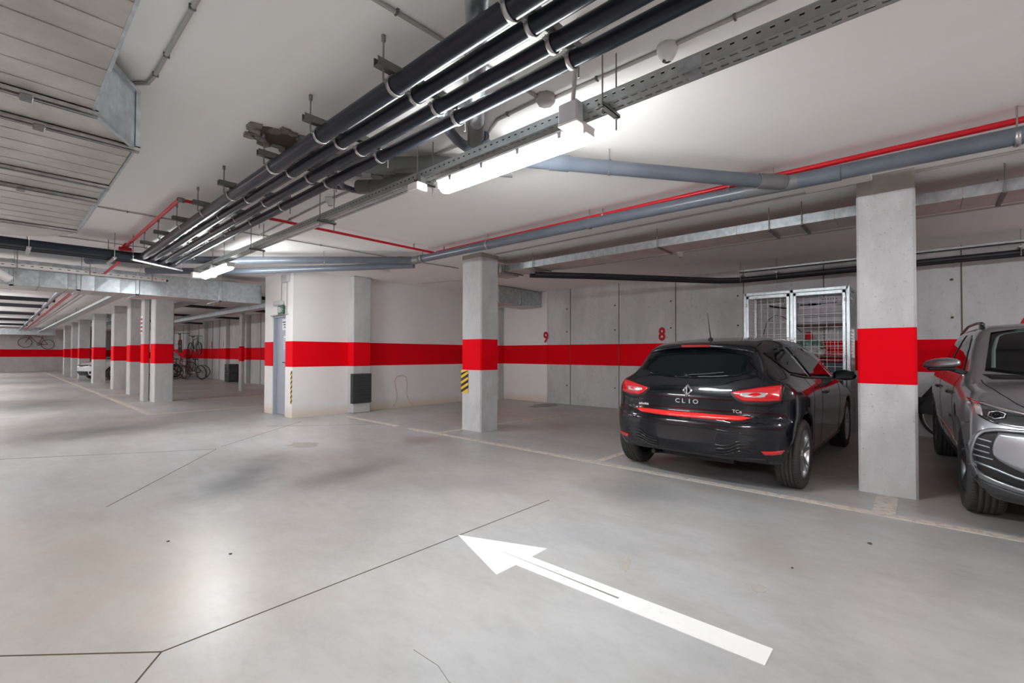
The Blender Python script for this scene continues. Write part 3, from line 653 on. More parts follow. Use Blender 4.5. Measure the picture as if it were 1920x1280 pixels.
# ---------------------------------------------------------------- big grey drain pipes
e = empty('drain_pipe', (4.27, -3, 2.6), 0, 'long thick grey drain pipe above the front of the near bays', 'pipe', 'grey drain pipes')
MB().tube([(4.27, -3., 2.555), (4.27, .70, 2.60), (4.265, 2.7, 2.624), (4.29, 5.75, 2.648)], .056, 24).build('pipe_run', 'pvc', e)
MB().tube([(4.27, .44, 2.594), (4.27, .72, 2.600)], .061, 24).build('pipe_socket', 'pvc', e)
MB().tube([(4.27, .72, 2.600), (4.27, 1.12, 2.607)], .0615, 24).build('wye_body', 'pvc_dark', e)
MB().tube([(4.29, 5.70, 2.648), (4.28, 5.90, 2.65)], .062, 24).build('pipe_socket', 'pvc_dark', e)
for y, z in ((-.47, 2.582), (2.68, 2.624), (4.23, 2.636), (5.62, 2.647), (1.25, 2.609)):
    c = MB(); c.lathe([(.057, -.014), (.0615, -.014), (.0615, .014), (.057, .014)], (4.275, y, z), 'y', 28, closed_prof=True); c.build('pipe_clamp', 'steel', e)
    MB().tube([(4.275, y, z+.06), (4.275, y, H)], .005, 8).build('threaded_rod', 'rod', e)
e = empty('drain_pipe', (4.2, .85, 2.6), 0, 'grey drain branch slanting from the big lamp to the wye', 'pipe', 'grey drain pipes')
MB().tube([(4.26, .80, 2.604), (4.12, .94, 2.608), (3.9, 1.12, 2.612), (2.62, 2.17, 2.645), (2.5, 2.25, 2.65)], .053, 24).build('pipe_run', 'pvc', e)
MB().tube([(4.24, .82, 2.605), (4.08, .97, 2.609)], .060, 24).build('pipe_socket', 'pvc_dark', e)
MB().tube([(2.86, 1.975, 2.64), (2.74, 2.07, 2.643)], .059, 24).build('pipe_socket', 'pvc', e)
MB().tube([(2.50, 2.25, 2.65), (2.35, 2.3, 2.655), (2.18, 2.24, 2.68)], .05, 20).build('elbow', 'pvc', e)
MB().lathe([(.054, -.014), (.0585, -.014), (.0585, .014), (.054, .014)], (3.11, 1.77, 2.634), 'y', 28, closed_prof=True).build('pipe_clamp', 'steel', e)
MB().tube([(3.11, 1.77, 2.69), (3.11, 1.77, H)], .005, 8).build('threaded_rod', 'rod', e)
e = empty('drain_pipe', (4.28, 5.85, 2.65), 0, 'grey drain pipe slanting across the aisle to the far lamp', 'pipe', 'grey drain pipes')
MB().tube([(4.28, 5.85, 2.65), (4.1, 6.03, 2.65), (2.66, 7.55, 2.63), (1.75, 8.5, 2.62), (.9, 9.4, 2.60)], .055, 20).build('pipe_run', 'pvc', e)
MB().tube([(4.27, 5.87, 2.65), (4.12, 6.02, 2.65)], .061, 20).build('pipe_socket', 'pvc_dark', e)
MB().lathe([(.056, -.014), (.060, -.014), (.060, .014), (.056, .014)], (3.33, 6.84, 2.638), 'x', 24, closed_prof=True).build('pipe_clamp', 'steel', e)
MB().tube([(3.33, 6.84, 2.69), (3.33, 6.84, H)], .005, 8).build('threaded_rod', 'rod', e)
e = empty('drain_pipe', (4.2, 6.3, 2.6), 0, 'dark drain pipe behind the slanting one, passing over the white room corner', 'pipe', 'grey drain pipes')
MB().tube([(4.36, 5.95, 2.60), (3.75, 6.85, 2.585), (2.7, 8.25, 2.55), (1.6, 9.3, 2.53)], .05, 20).build('pipe_run', 'pvc', e)
MB().lathe([(.051, -.012), (.056, -.012), (.056, .012), (.051, .012)], (3.0, 7.85, 2.56), 'x', 24, closed_prof=True).build('pipe_clamp', 'steel', e)
# round galvanised pipe and the tangle
e = empty('round_duct', (1.2, 1.26, 2.68), 0, 'round galvanised pipe crossing diagonally above the black pipes', 'pipe')
MB().tube([(.40, .42, 2.69), (2.10, 2.19, 2.69)], .05, 28).build('pipe_run', 'galv', e)
MB().tube([(2.03, 2.12, 2.69), (2.20, 2.30, 2.68)], .056, 28).build('pipe_socket', 'pvc_dark', e)
e = empty('drain_tangle', (2.3, 2.9, 2.7), 0, 'tangle of dark grey drain pipes under the ceiling behind the black pipes', 'pipe')
MB().tube([(1.48, 3.56, 2.70), (1.71, 3.41, 2.69), (1.95, 3.2, 2.68), (2.25, 2.81, 2.68), (2.7, 2.40, 2.66)], .060, 20).build('pipe_run', 'pvc_dark', e)
MB().tube([(1.95, 3.2, 2.68), (2.06, 3.07, 2.68)], .067, 20).build('pipe_socket', 'pvc_dark', e)
MB().tube([(2.15, 3.74, 2.70), (2.19, 3.66, 2.68), (2.23, 3.48, 2.68), (2.27, 3.08, 2.68), (2.34, 2.80, 2.68), (2.5, 2.62, 2.68)], .055, 20).build('pipe_run', 'pvc_dark', e)
MB().tube([(2.15, 3.76, 2.70), (2.20, 3.62, 2.68)], .062, 20).build('pipe_socket', 'pvc_dark', e)
MB().tube([(2.0, 3.46, 2.70), (1.92, 3.50, 2.69), (1.895, 3.58, 2.685), (1.93, 3.70, 2.68), (2.02, 3.80, 2.68), (2.12, 3.82, 2.68), (2.20, 3.79, 2.68)], .026, 14).build('pipe_run', 'pvc', e)
MB().tube([(1.78, 3.98, 2.69), (1.95, 3.92, 2.69), (2.12, 3.84, 2.69)], .018, 12).build('pipe_run', 'pvc', e)
MB().tube([(1.76, 2.13, 2.74), (1.80, 2.18, 2.70), (1.92, 2.29, 2.68), (2.10, 2.38, 2.68), (2.24, 2.42, 2.68)], .034, 16).build('pipe_run', 'pvc', e)
MB().tube([(2.19, 2.22, 2.69), (2.26, 2.28, 2.66), (2.40, 2.22, 2.66)], .045, 16).build('pipe_elbow', 'pvc', e)
MB().tube([(2.05, 3.30, 2.77), (2.05, 3.30, 2.64)], .05, 20).build('pipe_stub', 'pvc_dark', e)
MB().tube([(1.72, 3.50, 2.77), (1.72, 3.50, 2.63)], .06, 20).build('pipe_stub', 'pvc_dark', e)
for k, (x, y) in enumerate(((1.8, 3.33), (2.4, 2.67))): MB().lathe([(.059, -.012), (.064, -.012), (.064, .012), (.059, .012)], (x, y, 2.69), 'x', 20, closed_prof=True).build('pipe_clamp', 'steel', e)
# ragged hole in the slab round the pipes: rim of broken concrete pieces
r = random.Random(9); e = empty('ceiling_break', (1.45, 3.5, H), 0, 'ragged broken patch of the ceiling around the drain pipes', 'broken concrete')
cx, cy = 1.42, 3.50
MB().poly([(cx+(.20+.05*r.random())*math.cos(a)*1.15, cy+(.14+.04*r.random())*math.sin(a), H-.006) for a in lin(0, 2*PI*15/16, 16)], (0, 0, .005)).build('recess', 'joint', e)
for k in range(26):
    a = 2*PI*k/26+r.uniform(-.1, .1); R = r.uniform(.17, .24); x, y = cx+R*1.15*math.cos(a), cy+R*.75*math.sin(a)
    s_ = r.uniform(.03, .065); h_ = r.uniform(.008, .035)
    P = [(x+s_*r.uniform(.6, 1.3)*math.cos(b), y+s_*r.uniform(.6, 1.3)*math.sin(b), H-h_) for b in lin(0, 2*PI*4/5, 5)]
    MB().poly(P, (0, 0, h_-.002)).build('rubble_piece', 'hole', e)
# ---------------------------------------------------------------- white boards above the pillars
for p0, p1, lab in (((4.55, .30, H-.05), (5.09, .80, H), 'white board on the ceiling at the head of the nearest pillar'), ((4.17, 7.42, H-.05), (4.9, 7.86, H), 'white board on the ceiling in front of the pilaster')):
    m = MB(); m.cbox(p0, p1, .006); m.build('ceiling_board', 'plate', None, label=lab, cat='board')
#=DUCTS
# ---------------------------------------------------------------- ducts
def duct_sheet(m, a, b, z0, z1): m.box((a[0], a[1], z0), (b[0], b[1], z1))
D0, D1 = 2.37, 2.70
e = empty('flat_duct', (-.3, 2, D0), 0, 'huge flat galvanised air duct under the ceiling at the left edge', 'air duct')
# panels between the seams, each a shallow cross-broken sheet
def duct_panel(x0, x1a, y0, y1, x1b=None):
    x1b = x1a if x1b is None else x1b
    m = MB(); dz = .006
    m.add([(x0, y0, D0-.0022), (x1a, y0, D0-.0022), (x1b, y1-.001, D0+.001), (x0, y1-.001, D0+.001), (x0, y0, D0+.02), (x1a, y0, D0+.02), (x1b, y1-.001, D0+.02), (x0, y1-.001, D0+.02),
           ((x0+x1a)/2, (y0+y1)/2, D0-dz)], [(0, 8, 1), (1, 8, 2), (2, 8, 3), (3, 8, 0), (0, 1, 5, 4), (1, 2, 6, 5), (2, 3, 7, 6), (3, 0, 4, 7)], False)
    m.v = [v for v in m.v]; m.f = [tuple(reversed(f)) if i < 4 else f for i, f in enumerate(m.f)]
    return m.build('duct_panel', 'duct_low', e)
X0 = -1.6
ys = [-1.2, -.6, 0., .35, .7, 1.05, 1.4, 1.75, 1.95, 2.136, 2.305, 2.505, 2.68, 2.85, 3.0]
for a, b in zip(ys, ys[1:]): duct_panel(X0, .30, a, b)
duct_panel(X0, .30, 3.0, 3.35, .505)
for a, b in zip(lin(3.35, 4.25, 6), lin(3.35, 4.25, 6)[1:]): duct_panel(X0, .505, a, b)
for a, b in zip(lin(4.25, 6.0, 9), lin(4.25, 6.0, 9)[1:]): duct_panel(X0, .49, a, b)
m = MB(); T = D1
sd = [(.30, -1.2), (.30, 3.0), (.52, 3.35), (.52, 6.02)]
m.box((X0, -1.2, D0+.012), (.298, 3.0, T))
m.poly([(X0, 3.0, D0+.012), (.298, 3.0, D0+.012), (.515, 3.35, D0+.012), (.505, 6.02, D0+.012), (X0, 6.02, D0+.012)], (0, 0, T-D0-.012))
for a, b in zip(sd, sd[1:]):
    m.bar((a[0]-.004, a[1], D0+.002), (b[0]-.004, b[1], D0+.002), .012, .012)
m.build('duct_body', 'galv', e)
m = MB()
m.bar((.306, 3.0, D0-.004), (.524, 3.35, D0-.004), .02, .02); m.bar((.306, 3.0, T), (.524, 3.35, T), .02, .02); m.bar((.524, 3.35, D0-.01), (.524, 3.35, T+.005), .02, .02); m.bar((.306, 3.0, D0-.01), (.306, 3.0, T), .014, .014)
m.build('transition_flange', 'galv', e)
for y, xe in ((2.985, .315), (3.33, .53), (4.25, .515), (4.69, .50), (6.01, .50)):
    m = MB(); m.box((X0, y-.030, D0-.022), (xe, y-.024, D0+.0)); m.box((X0, y+.024, D0-.022), (xe, y+.03, D0)); m.box((X0, y-.03, D0-.006), (xe, y+.03, D0+.0)); m.box((X0, y-.004, D0-.026), (xe, y+.004, D0))
    m.build('joint_flange', 'steel', e)
    for x in ((.075,) if y < 3.1 else (.13,) if y < 3.5 else (.10,) if 4.5 < y < 5 else ()):
        m = MB(); m.cbox((x-.022, y-.034, D0-.034), (x+.022, y+.034, D0-.018), .004); m.tube([(x+.01, y-.036, D0-.028), (x+.01, y+.036, D0-.028)], .006, 8); m.build('flange_clamp', 'dsteel', e)
# curved elbow at the far end
m = MB(); c = (-.30, 6.05); G = []
for r_i in (0.02, .80):
    pass
pts = [(c[0]+.80*math.cos(a), c[1]+.78*math.sin(a), D0) for a in lin(0, PI/2, 14)]
m.poly([(X0, 6.05, D0)]+pts+[(X0, 6.05+.78, D0)], (0, 0, T-D0))
m.build('duct_elbow', 'duct_low', e)
MB().tube([(X0, 6.35, D0-.012), (-.1, 6.8, D0-.012)], .012, 8).build('brace', 'steel', e)
for i in range(1): pass
# flat duct across the aisle
def cross_duct(name, x0, x1, y0, y1, z0, z1, lab, n, flange=()):
    e = empty(name, ((x0+x1)/2, y0, z0), 0, lab, 'air duct')
    xs = lin(x0, x1, n+1)
    MB().box((x0, y0+.006, z0+.006), (x1, y1, z1)).build('duct_body', 'galv', e)
    for a, b in zip(xs, xs[1:]):
        m = MB(); cx_, cz_ = (a+b)/2, (z0+z1)/2; h_ = .005*((-1)**int(a*7) if n > 6 else 1)
        m.add([(a+.003, y0, z0), (b-.003, y0, z0), (b-.003, y0, z1), (a+.003, y0, z1), (cx_, y0-abs(h_), cz_), (a+.003, y0+.01, z0), (b-.003, y0+.01, z0), (b-.003, y0+.01, z1), (a+.003, y0+.01, z1)],
              [(0, 1, 4), (1, 2, 4), (2, 3, 4), (3, 0, 4), (0, 3, 8, 5), (1, 6, 7, 2), (0, 5, 6, 1), (3, 2, 7, 8)], False)
        m.build('duct_panel', 'galv', e)
    for a, b in zip(xs, xs[1:]): MB().box((a+.003, y0, z0-.004), (b-.003, y1, z0+.007)).build('bottom_panel', 'duct_low', e)
    for x in flange:
        m = MB(); m.box((x-.022, y0-.022, z0-.022), (x+.022, y0+.002, z1+.003)); m.box((x-.022, y0-.022, z0-.022), (x+.022, y1, z0-.002)); m.build('joint_flange', 'galv', e)
        MB().tube([(x+.03, y0-.02, z0-.03), (x+.03, y0-.02, H-.002)], .005, 8).build('threaded_rod', 'steel', e)
    return e
cross_duct('flat_duct', -2.8, 3.66, 10.22, 10.95, 2.235, 2.62, 'wide galvanised duct crossing the aisle beside the white room', 20, (.14, .88, 1.63, 2.9))
cross_duct('flat_duct', -2.8, 2.5, 41.0, 41.6, 2.32, 2.68, 'galvanised duct crossing the far end of the aisle', 12, (.3, 1.6))
cross_duct('flat_duct', 7.6, 9.16, 7.16, 7.85, 2.39, 2.765, 'short grey duct in the corner above number 9', 3, (8.35,))
# shallow duct over the near bays
e = empty('flat_duct', (5.7, 2, 2.55), 0, 'slim galvanised duct running behind the near pillars', 'air duct')
MB().box((5.504, -3, 2.556), (5.92, 5.15, 2.644)).build('duct_body', 'duct_low', e)
yy = lin(-3, 5.15, 10)
for a, b in zip(yy, yy[1:]): MB().box((5.498, a+.003, 2.55), (5.506, b-.003, 2.646)).build('duct_panel', 'galv', e); MB().box((5.50, a+.003, 2.548), (5.925, b-.003, 2.557)).build('bottom_panel', 'duct_low', e)
MB().box((5.47, 5.15, 2.53), (5.96, 5.45, 2.69)).build('duct_end', 'duct_low', e)
for y in (-.53, .9, 1.2, 2.45, 4.45, 5.05):
    m = MB(); m.bar((5.47, y, 2.54), (5.95, y, 2.54), .03, .012); m.build('support_bar', 'dsteel', e)
    MB().tube([(5.48, y, 2.53), (5.48, y, H-.002)], .005, 8).build('threaded_rod', 'rod', e); MB().tube([(5.945, y, 2.53), (5.945, y, H-.002)], .005, 8).build('threaded_rod', 'rod', e)
# branch duct running deeper into the far bays
e = empty('flat_duct', (3.3, 13, 2.5), 0, 'galvanised duct running along above the far pillars', 'air duct')
MB().box((3.05, 11.2, 2.50), (3.45, 40, 2.66)).build('duct_body', 'galv', e)
e = empty('flat_duct', (5.0, 13, 2.5), 0, 'galvanised duct running over the far bays', 'air duct')
MB().box((4.7, 11.2, 2.42), (4.95, 36, 2.60)).build('duct_body', 'galv', e)
for i, y in enumerate((13.2, 17.2, 21.5, 26.5)):
    e = empty('drain_pipe', (6.8, y, 2.7), 0, '%s dark pipe crossing the ceiling of the far bays' % ('nearest', 'second', 'third', 'farthest')[i], 'pipe', 'dark pipes over the far bays')
    MB().tube([(3.1, y, 2.70), (6.85, y, 2.68)], .045, 10).build('pipe_run', 'foam', e)
for i, y in enumerate((14.5, 17.5, 20., 24., 28.5, 33.5)):
    e = empty('drain_pipe', (-2.9, y, 2.6), 0, '%s dark pipe crossing the far aisle ceiling' % ('nearest', 'second', 'third', 'fourth', 'fifth', 'farthest')[i], 'pipe', 'dark pipes over the far aisle')
    MB().tube([(-2.9, y, 2.60), (1.05, y, 2.62)], .055, 10).build('pipe_run', 'foam', e)
e = empty('drain_pipe', (.9, 12, 2.6), 0, 'pair of pale pipes running along the far aisle beside the red one', 'pipe', 'pipes along the far aisle')
MB().tube([(.95, 12, 2.60), (.95, 40.8, 2.60)], .05, 10).build('pipe_run', 'pvc', e); MB().tube([(1.35, 12, 2.60), (1.35, 40.8, 2.60)], .045, 10).build('pipe_run', 'steel', e)
e = empty('cable_tray', (1.9, 12, 2.6), 0, 'cable tray running along the far aisle', 'cable tray')
MB().box((1.75, 11.2, 2.50), (1.95, 40.8, 2.56)).build('tray_body', 'tray', e)
for y in (12., 16., 22., 30., 38.): MB().tube([(1.85, y, 2.50), (1.85, y, H-.002)], .005, 6).build('threaded_rod', 'rod', e)
e = empty('drain_pipe', (0, 12, 2.3), 0, 'thick bright pipe slanting down at the left edge beyond the flat duct', 'pipe', 'pipes along the far aisle')
MB().tube([(-2.6, 9.3, 2.48), (-.9, 9.55, 2.40), (.0, 9.7, 2.335), (.12, 9.74, 2.25)], .06, 16).build('pipe_run', 'white_plastic', e)
# black lagged pipes in front of the back wall
e = empty('black_pipe', (8.6, -3, 2.5), 0, 'thick black pipe along the top of the back wall', 'pipe', 'black pipes at the back wall')
MB().tube([(8.55, -3, 2.50), (8.55, 2.3, 2.50), (8.35, 2.6, 2.50), (6.55, 3.95, 2.495), (5.75, 4.62, 2.49)], .038, 16).build('pipe_run', 'foam', e)
e = empty('black_pipe', (8.75, -3, 2.5), 0, 'second black pipe along the top of the back wall, close to the wall', 'pipe', 'black pipes at the back wall')
MB().tube([(8.72, -3, 2.50), (8.72, 2.4, 2.50), (8.5, 2.72, 2.50), (6.6, 4.13, 2.495), (5.8, 4.77, 2.49)], .034, 16).build('pipe_run', 'foam', e)
for i, y in enumerate((-.95, .45, 1.75, 2.3)):
    e = empty('pipe_hanger', (8.6, y, 2.5), 0, 'steel hanger of the back wall pipes, %s' % ('right of the nearest pillar', 'hidden behind the nearest pillar', 'above the wire cage', 'left of the wire cage')[i], 'pipe hanger', 'hangers of the back wall pipes')
    m = MB(); m.box((8.48, y-.02, 2.55), (8.80, y+.02, 2.575)); m.build('channel', 'steel', e); MB().tube([(8.49, y, 2.45), (8.49, y, H)], .005, 8).build('threaded_rod', 'rod', e)
m = MB(); m.box((8.42, -3, 2.60), (8.5, 2.3, 2.61)); m.box((8.42, -3, 2.60), (8.424, 2.3, 2.635)); m.build('cable_tray', 'tray', None, label='thin bright tray above the back wall pipes', cat='cable tray')
#=ROOM
# ---------------------------------------------------------------- door, signs, guards
e = empty('door_1', (3.75, 9.385, 0), 0, kind='structure')
MB().cbox((3.755, DY0+.02, .006), (3.80, DY1-.02, DZ-.02), .004).build('leaf', 'door', e)
m = MB(); m.box((3.70, DY0, 0), (3.80, DY0+.03, DZ)); m.box((3.70, DY1-.03, 0), (3.80, DY1, DZ)); m.box((3.70, DY0, DZ-.03), (3.80, DY1, DZ)); m.build('door_frame', 'door', e)
MB().box((3.655, DY0-.13, DZ), (3.70, DY1+.04, DZ+.02)).build('door_lintel', 'conduit', e)
m = MB(); m.tube([(3.755, 9.16, 1.03), (3.70, 9.16, 1.03), (3.70, 9.25, 1.03)], .009, 8); m.box((3.748, 9.14, .95), (3.756, 9.18, 1.08)); m.build('door_handle', 'black', e)
for i, (y0, y1, z0, z1) in enumerate(((9.16, 9.40, 1.66, 1.88), (9.17, 9.33, 1.27, 1.55))):
    o = empty('notice', (3.752, y0, z0), 0, ('upper white paper notice on the grey door', 'lower white paper notice on the grey door')[i], 'notice')
    MB().box((3.750, y0, z0), (3.754, y1, z1)).build('sheet', 'paper', o)
    m = MB()
    for k in range(3 if i == 0 else 7):
        zz = z1-.06-k*(.05 if i == 0 else .034); w_ = (.85, .5, .3)[k % 3] if i == 0 else .8
        m.box((3.7488, (y0+y1)/2-(y1-y0)*w_/2, zz-.008 if i else zz-.014), (3.7500, (y0+y1)/2+(y1-y0)*w_/2, zz+.004 if i else zz+.010))
    m.build('print', 'ink', o)
o = empty('exit_sign', (3.6, 9.2, 2.0), 0, 'green emergency exit sign hanging above the grey door', 'sign')
MB().cbox((3.60, 9.12, 2.13), (3.68, 9.50, 2.22), .02).build('lamp_body', 'box_plastic', o)
MB().box((3.635, 9.07, 1.955), (3.645, 9.33, 2.135)).build('sign_plate', 'green', o)
m = MB()   # running figure, door opening and arrow
def q(y, z, w_, h_): m.box((3.6335, y-w_/2, z-h_/2), (3.635, y+w_/2, z+h_/2))
q(9.27, 2.05, .05, .11); q(9.18, 2.085, .022, .022); q(9.185, 2.055, .03, .045); q(9.16, 2.02, .04, .016); q(9.21, 2.015, .016, .04); q(9.205, 2.06, .04, .014); q(9.11, 2.05, .035, .016)
m.build('pictogram', 'paper', o)
o = empty('siren_box', (3.66, 9.0, 2.6), 0, 'pale alarm sounder box high above the grey door', 'alarm box')
MB().cbox((3.62, 8.88, 2.56), (3.68, 9.17, 2.72), .012).build('box_body', 'box_plastic', o)
m = MB()
for k in range(5): m.box((3.6185, 8.92+k*.05, 2.60), (3.62, 8.94+k*.05, 2.69))
m.build('grille', 'conduit', o)
conduit([(3.67, 9.0, 2.56), (3.67, 9.0, 1.97)], 'conduit from the alarm box down to the door', .007, grp='wall conduits')
conduit([(3.67, 9.25, 2.72), (3.67, 9.25, 2.22)], 'conduit down to the green exit sign', .007, grp='wall conduits')
def guard(name, c, u, v_, w_, h_, n, m0, lab, two=None):
    """striped guard: slanted black bands on yellow"""
    o = empty(name, c, 0, lab, 'corner guard'); c = Vector(c); u = Vector(u); nrm = Vector(v_)
    MB().poly([c, c+u*w_, c+u*w_+Vector((0, 0, h_)), c+Vector((0, 0, h_))], nrm*.008).build('guard_body', 'yellow', o)
    p = h_/n
    for k in range(n):
        z = k*p; s_ = min(w_*.9, p*.9); zt = lambda q_: min(max(q_, 0), h_)
        P = [c+Vector((0, 0, zt(z+s_))), c+u*w_+Vector((0, 0, zt(z))), c+u*w_+Vector((0, 0, zt(z+p*.5))), c+Vector((0, 0, zt(z+s_+p*.5)))]
        if P[0].z >= c.z+h_-1e-4: continue
        MB().poly(P, nrm*.0095).build('black_stripe', 'black', o)
    return o
guard('corner_guard', (4.97, 5.34, .585), (0, 1, 0), (-1, 0, 0), .165, .36, 4, None, 'yellow and black striped corner guard on the pillar in the middle')
guard('corner_guard', (3.68, 8.755, .26), (0, 1, 0), (-1, 0, 0), .05, .62, 7, None, 'narrow yellow and black strip on the white corner beside the door')
MB().box((3.74, 8.744, 0), (3.745, 8.752, .001)).build('wall_joint', 'joint', None, kind='structure')
# damp stain outline on the white wall
m = MB(); P1 = [(5.86, .02), (5.95, .12), (5.98, .30), (5.93, .50), (5.92, .62), (5.98, .70), (6.12, .72), (6.22, .66), (6.24, .52), (6.22, .30), (6.30, .12), (6.42, .02)]
for a, b in zip(P1, P1[1:]): m.bar((a[0], 8.7485, a[1]), (b[0], 8.7485, b[1]), .003, .026)
m.build('damp_stain', 'stain', None, label='brown outline of a damp stain low on the white wall', cat='stain')
o = empty('wall_sign', (2.46, 14.7, 2.0), 0, 'narrow red and white sign on the slim far pillar', 'sign')
MB().box((2.455, 14.66, 1.70), (2.468, 14.90, 2.15)).build('sign_plate', 'paper', o)
for k in range(4): MB().box((2.452, 14.68, 1.74+k*.10), (2.456, 14.88, 1.79+k*.10)).build('red_mark', 'number', o)
# slim conduit posts, small details in the distance
o = empty('storage_box', (6.7, 22.4, 0), 0, 'dark grey storage box with two handle holes by the far wall', 'box')
MB().cbox((6.50, 21.7, 0), (6.89, 22.2, .76), .02).build('box_body', 'lamp_grey', o)
for x in (6.57, 6.72): MB().cbox((x, 21.693, .34), (x+.08, 21.7, .42), .004).build('handle_hole', 'black', o)
#=CAGE
# ---------------------------------------------------------------- wire storage cage
CX0, CX1, CY0, CY1, CT = 8.45, 9.12, .80, 2.215, 2.235; CM = 1.53
cage = empty('storage_cage', ((CX0+CX1)/2, 1.5, 0), 0, 'galvanised wire storage cage with two doors against the back wall', 'cage')
s_ = .04
for x in (CX0, CX1):
    for y in (CY0, CY1): MB().box((x-s_/2, y-s_/2, .0), (x+s_/2, y+s_/2, CT)).build('post', 'galv', cage)
MB().box((CX0-s_/2, CM-.02, 0), (CX0+s_/2, CM+.02, CT)).build('post', 'galv', cage)
for x in (CX0, CX1):
    for z in (.05, CT-.02): MB().box((x-s_/2, CY0, z-s_/2), (x+s_/2, CY1, z+s_/2)).build('rail', 'galv', cage)
for y in (CY0, CY1):
    for z in (.05, CT-.02): MB().box((CX0, y-s_/2, z-s_/2), (CX1, y+s_/2, z+s_/2)).build('rail', 'galv', cage)
def wires(m, o, du, dv, Lu, Lv, pu, pv, t=.0045):
    o, du, dv = Vector(o), Vector(du), Vector(dv)
    for i in range(1, int(round(Lu/pu))): m.bar(o+du*(i*Lu/round(Lu/pu)), o+du*(i*Lu/round(Lu/pu))+dv*Lv, t, t)
    for i in range(1, int(round(Lv/pv))): m.bar(o+dv*(i*Lv/round(Lv/pv)), o+dv*(i*Lv/round(Lv/pv))+du*Lu, t, t)
for (a, b, lab) in ((CY0+.03, CM-.03, 'right'), (CM+.03, CY1-.03, 'left')):
    d = empty('cage_door', (CX0-.03, a, 0), parent=None); d.parent = cage; d.location = Vector((CX0-.03, a, 0))-Vector(cage.location)
    m = MB(); x = CX0-.032
    for y in (a, b-.035): m.box((x-.015, y, .08), (x+.015, y+.035, CT-.05))
    for z in (.08, CT-.10): m.box((x-.015, a, z), (x+.015, b, z+.045))
    m.build('door_frame', 'galv', d)
    m = MB(); wires(m, (x, a+.035, .12), (0, 1, 0), (0, 0, 1), b-a-.07, CT-.22, .10, .10); m.build('wire_panel', 'wire', d, kind='stuff')
    m = MB()
    for z in (.35, 1.15, 2.0): m.tube([(x-.02, a if lab == 'right' else b, z), (x-.02, a if lab == 'right' else b, z+.06)], .012, 8)
    m.build('hinge', 'steel', d)
m = MB(); wires(m, (CX1, CY0, .05), (0, 1, 0), (0, 0, 1), CY1-CY0, CT-.07, .10, .05); m.build('rear_panel', 'wire', cage, kind='stuff')
for y in (CY0, CY1):
    m = MB(); wires(m, (CX0, y, .05), (1, 0, 0), (0, 0, 1), CX1-CX0, CT-.07, .10, .05); m.build('side_panel', 'wire', cage, kind='stuff')
m = MB(); m.box((CX0-.075, CM-.05, 1.44), (CX0-.045, CM+.03, 1.47)); m.cbox((CX0-.09, CM+.02, 1.42), (CX0-.06, CM+.06, 1.48), .006); m.build('latch', 'steel', cage)
for z in (1.19, 1.69, .62): MB().box((CX0+.1, CY0+.03, z-.02), (CX1-.03, CM+.02, z)).build('shelf', 'wood', cage)
# cartons, bag and crates inside
for i, (y0, y1, z0, z1, lab) in enumerate(((.84, 1.50, 1.865, 2.10, 'upper white carton with a black tool picture inside the cage'), (.83, 1.53, 1.692, 1.863, 'lower long white carton inside the cage'))):
    o = empty('carton', (8.8, (y0+y1)/2, z0), 0, lab, 'carton'); MB().cbox((8.58, y0, z0), (9.02, y1, z1), .004).build('carton_body', 'card_white', o)
    m = MB(); x = 8.5785
    if i == 0:
        m.bar((x, 1.44, 2.0), (x, 1.16, 2.0), .001, .025); m.bar((x, 1.20, 2.005), (x, .95, 2.01), .001, .010); m.bar((x, 1.46, 1.965), (x, 1.46, 2.035), .001, .022); m.bar((x, 1.32, 2.0), (x, 1.22, 2.0), .001, .036)
        for k in range(6): m.bar((x, 1.14-k*.035, 2.07), (x, 1.125-k*.035, 2.07), .001, .012)
        m.bar((x, .90, 1.97), (x, .90, 2.05), .001, .006); m.bar((x, .875, 2.05), (x, .925, 2.05), .001, .006); m.bar((x, .875, 1.97), (x, .925, 1.97), .001, .006)
    else:
        for z in (1.715, 1.74, 1.80, 1.825): m.bar((x, 1.40, z), (x, .86, z), .001, .006)
    m.build('print', 'card_ink', o)
def lump(name, c, rx, ry, rz, m_, seed, n=14, parent=None, amp=.16, zf=None):
    rr = random.Random(seed); G = []; ph = [rr.uniform(0, 6.28) for _ in range(8)]
    for i in range(n+1):
        th = -PI/2+PI*i/n; row = []
        for k in range(n*2+1):
            a = 2*PI*k/(n*2)
            d = 1+amp*(math.sin(3*a+ph[0])*math.cos(2*th+ph[1])+.6*math.sin(7*a+ph[2]+4*th)+.4*math.sin(11*a-5*th+ph[3]))*math.cos(th)
            z = rz*math.sin(th)*d; z = max(z, -rz*.72)
            row.append((c[0]+rx*math.cos(th)*math.cos(a)*d, c[1]+ry*math.cos(th)*math.sin(a)*d, c[2]+z))
        G.append(row)
    return MB().grid(G).build(name, m_, parent)
o = empty('fabric_bag', (8.75, 1.3, 1.19), 0, 'pale fabric bag with green print on the middle cage shelf', 'bag')
lump('bag_body', (8.75, 1.33, 1.26), .15, .19, .10, 'cloth_white', 3, parent=o); lump('bag_contents', (8.74, 1.34, 1.36), .13, .18, .09, 'cloth_green', 5, parent=o, amp=.3)
o = empty('red_jug', (8.9, 1.38, 1.47), 0, 'small dark red container behind the bag in the cage', 'container'); MB().cbox((8.85, 1.32, 1.42), (8.95, 1.42, 1.58), .02).build('jug_body', 'number', o)
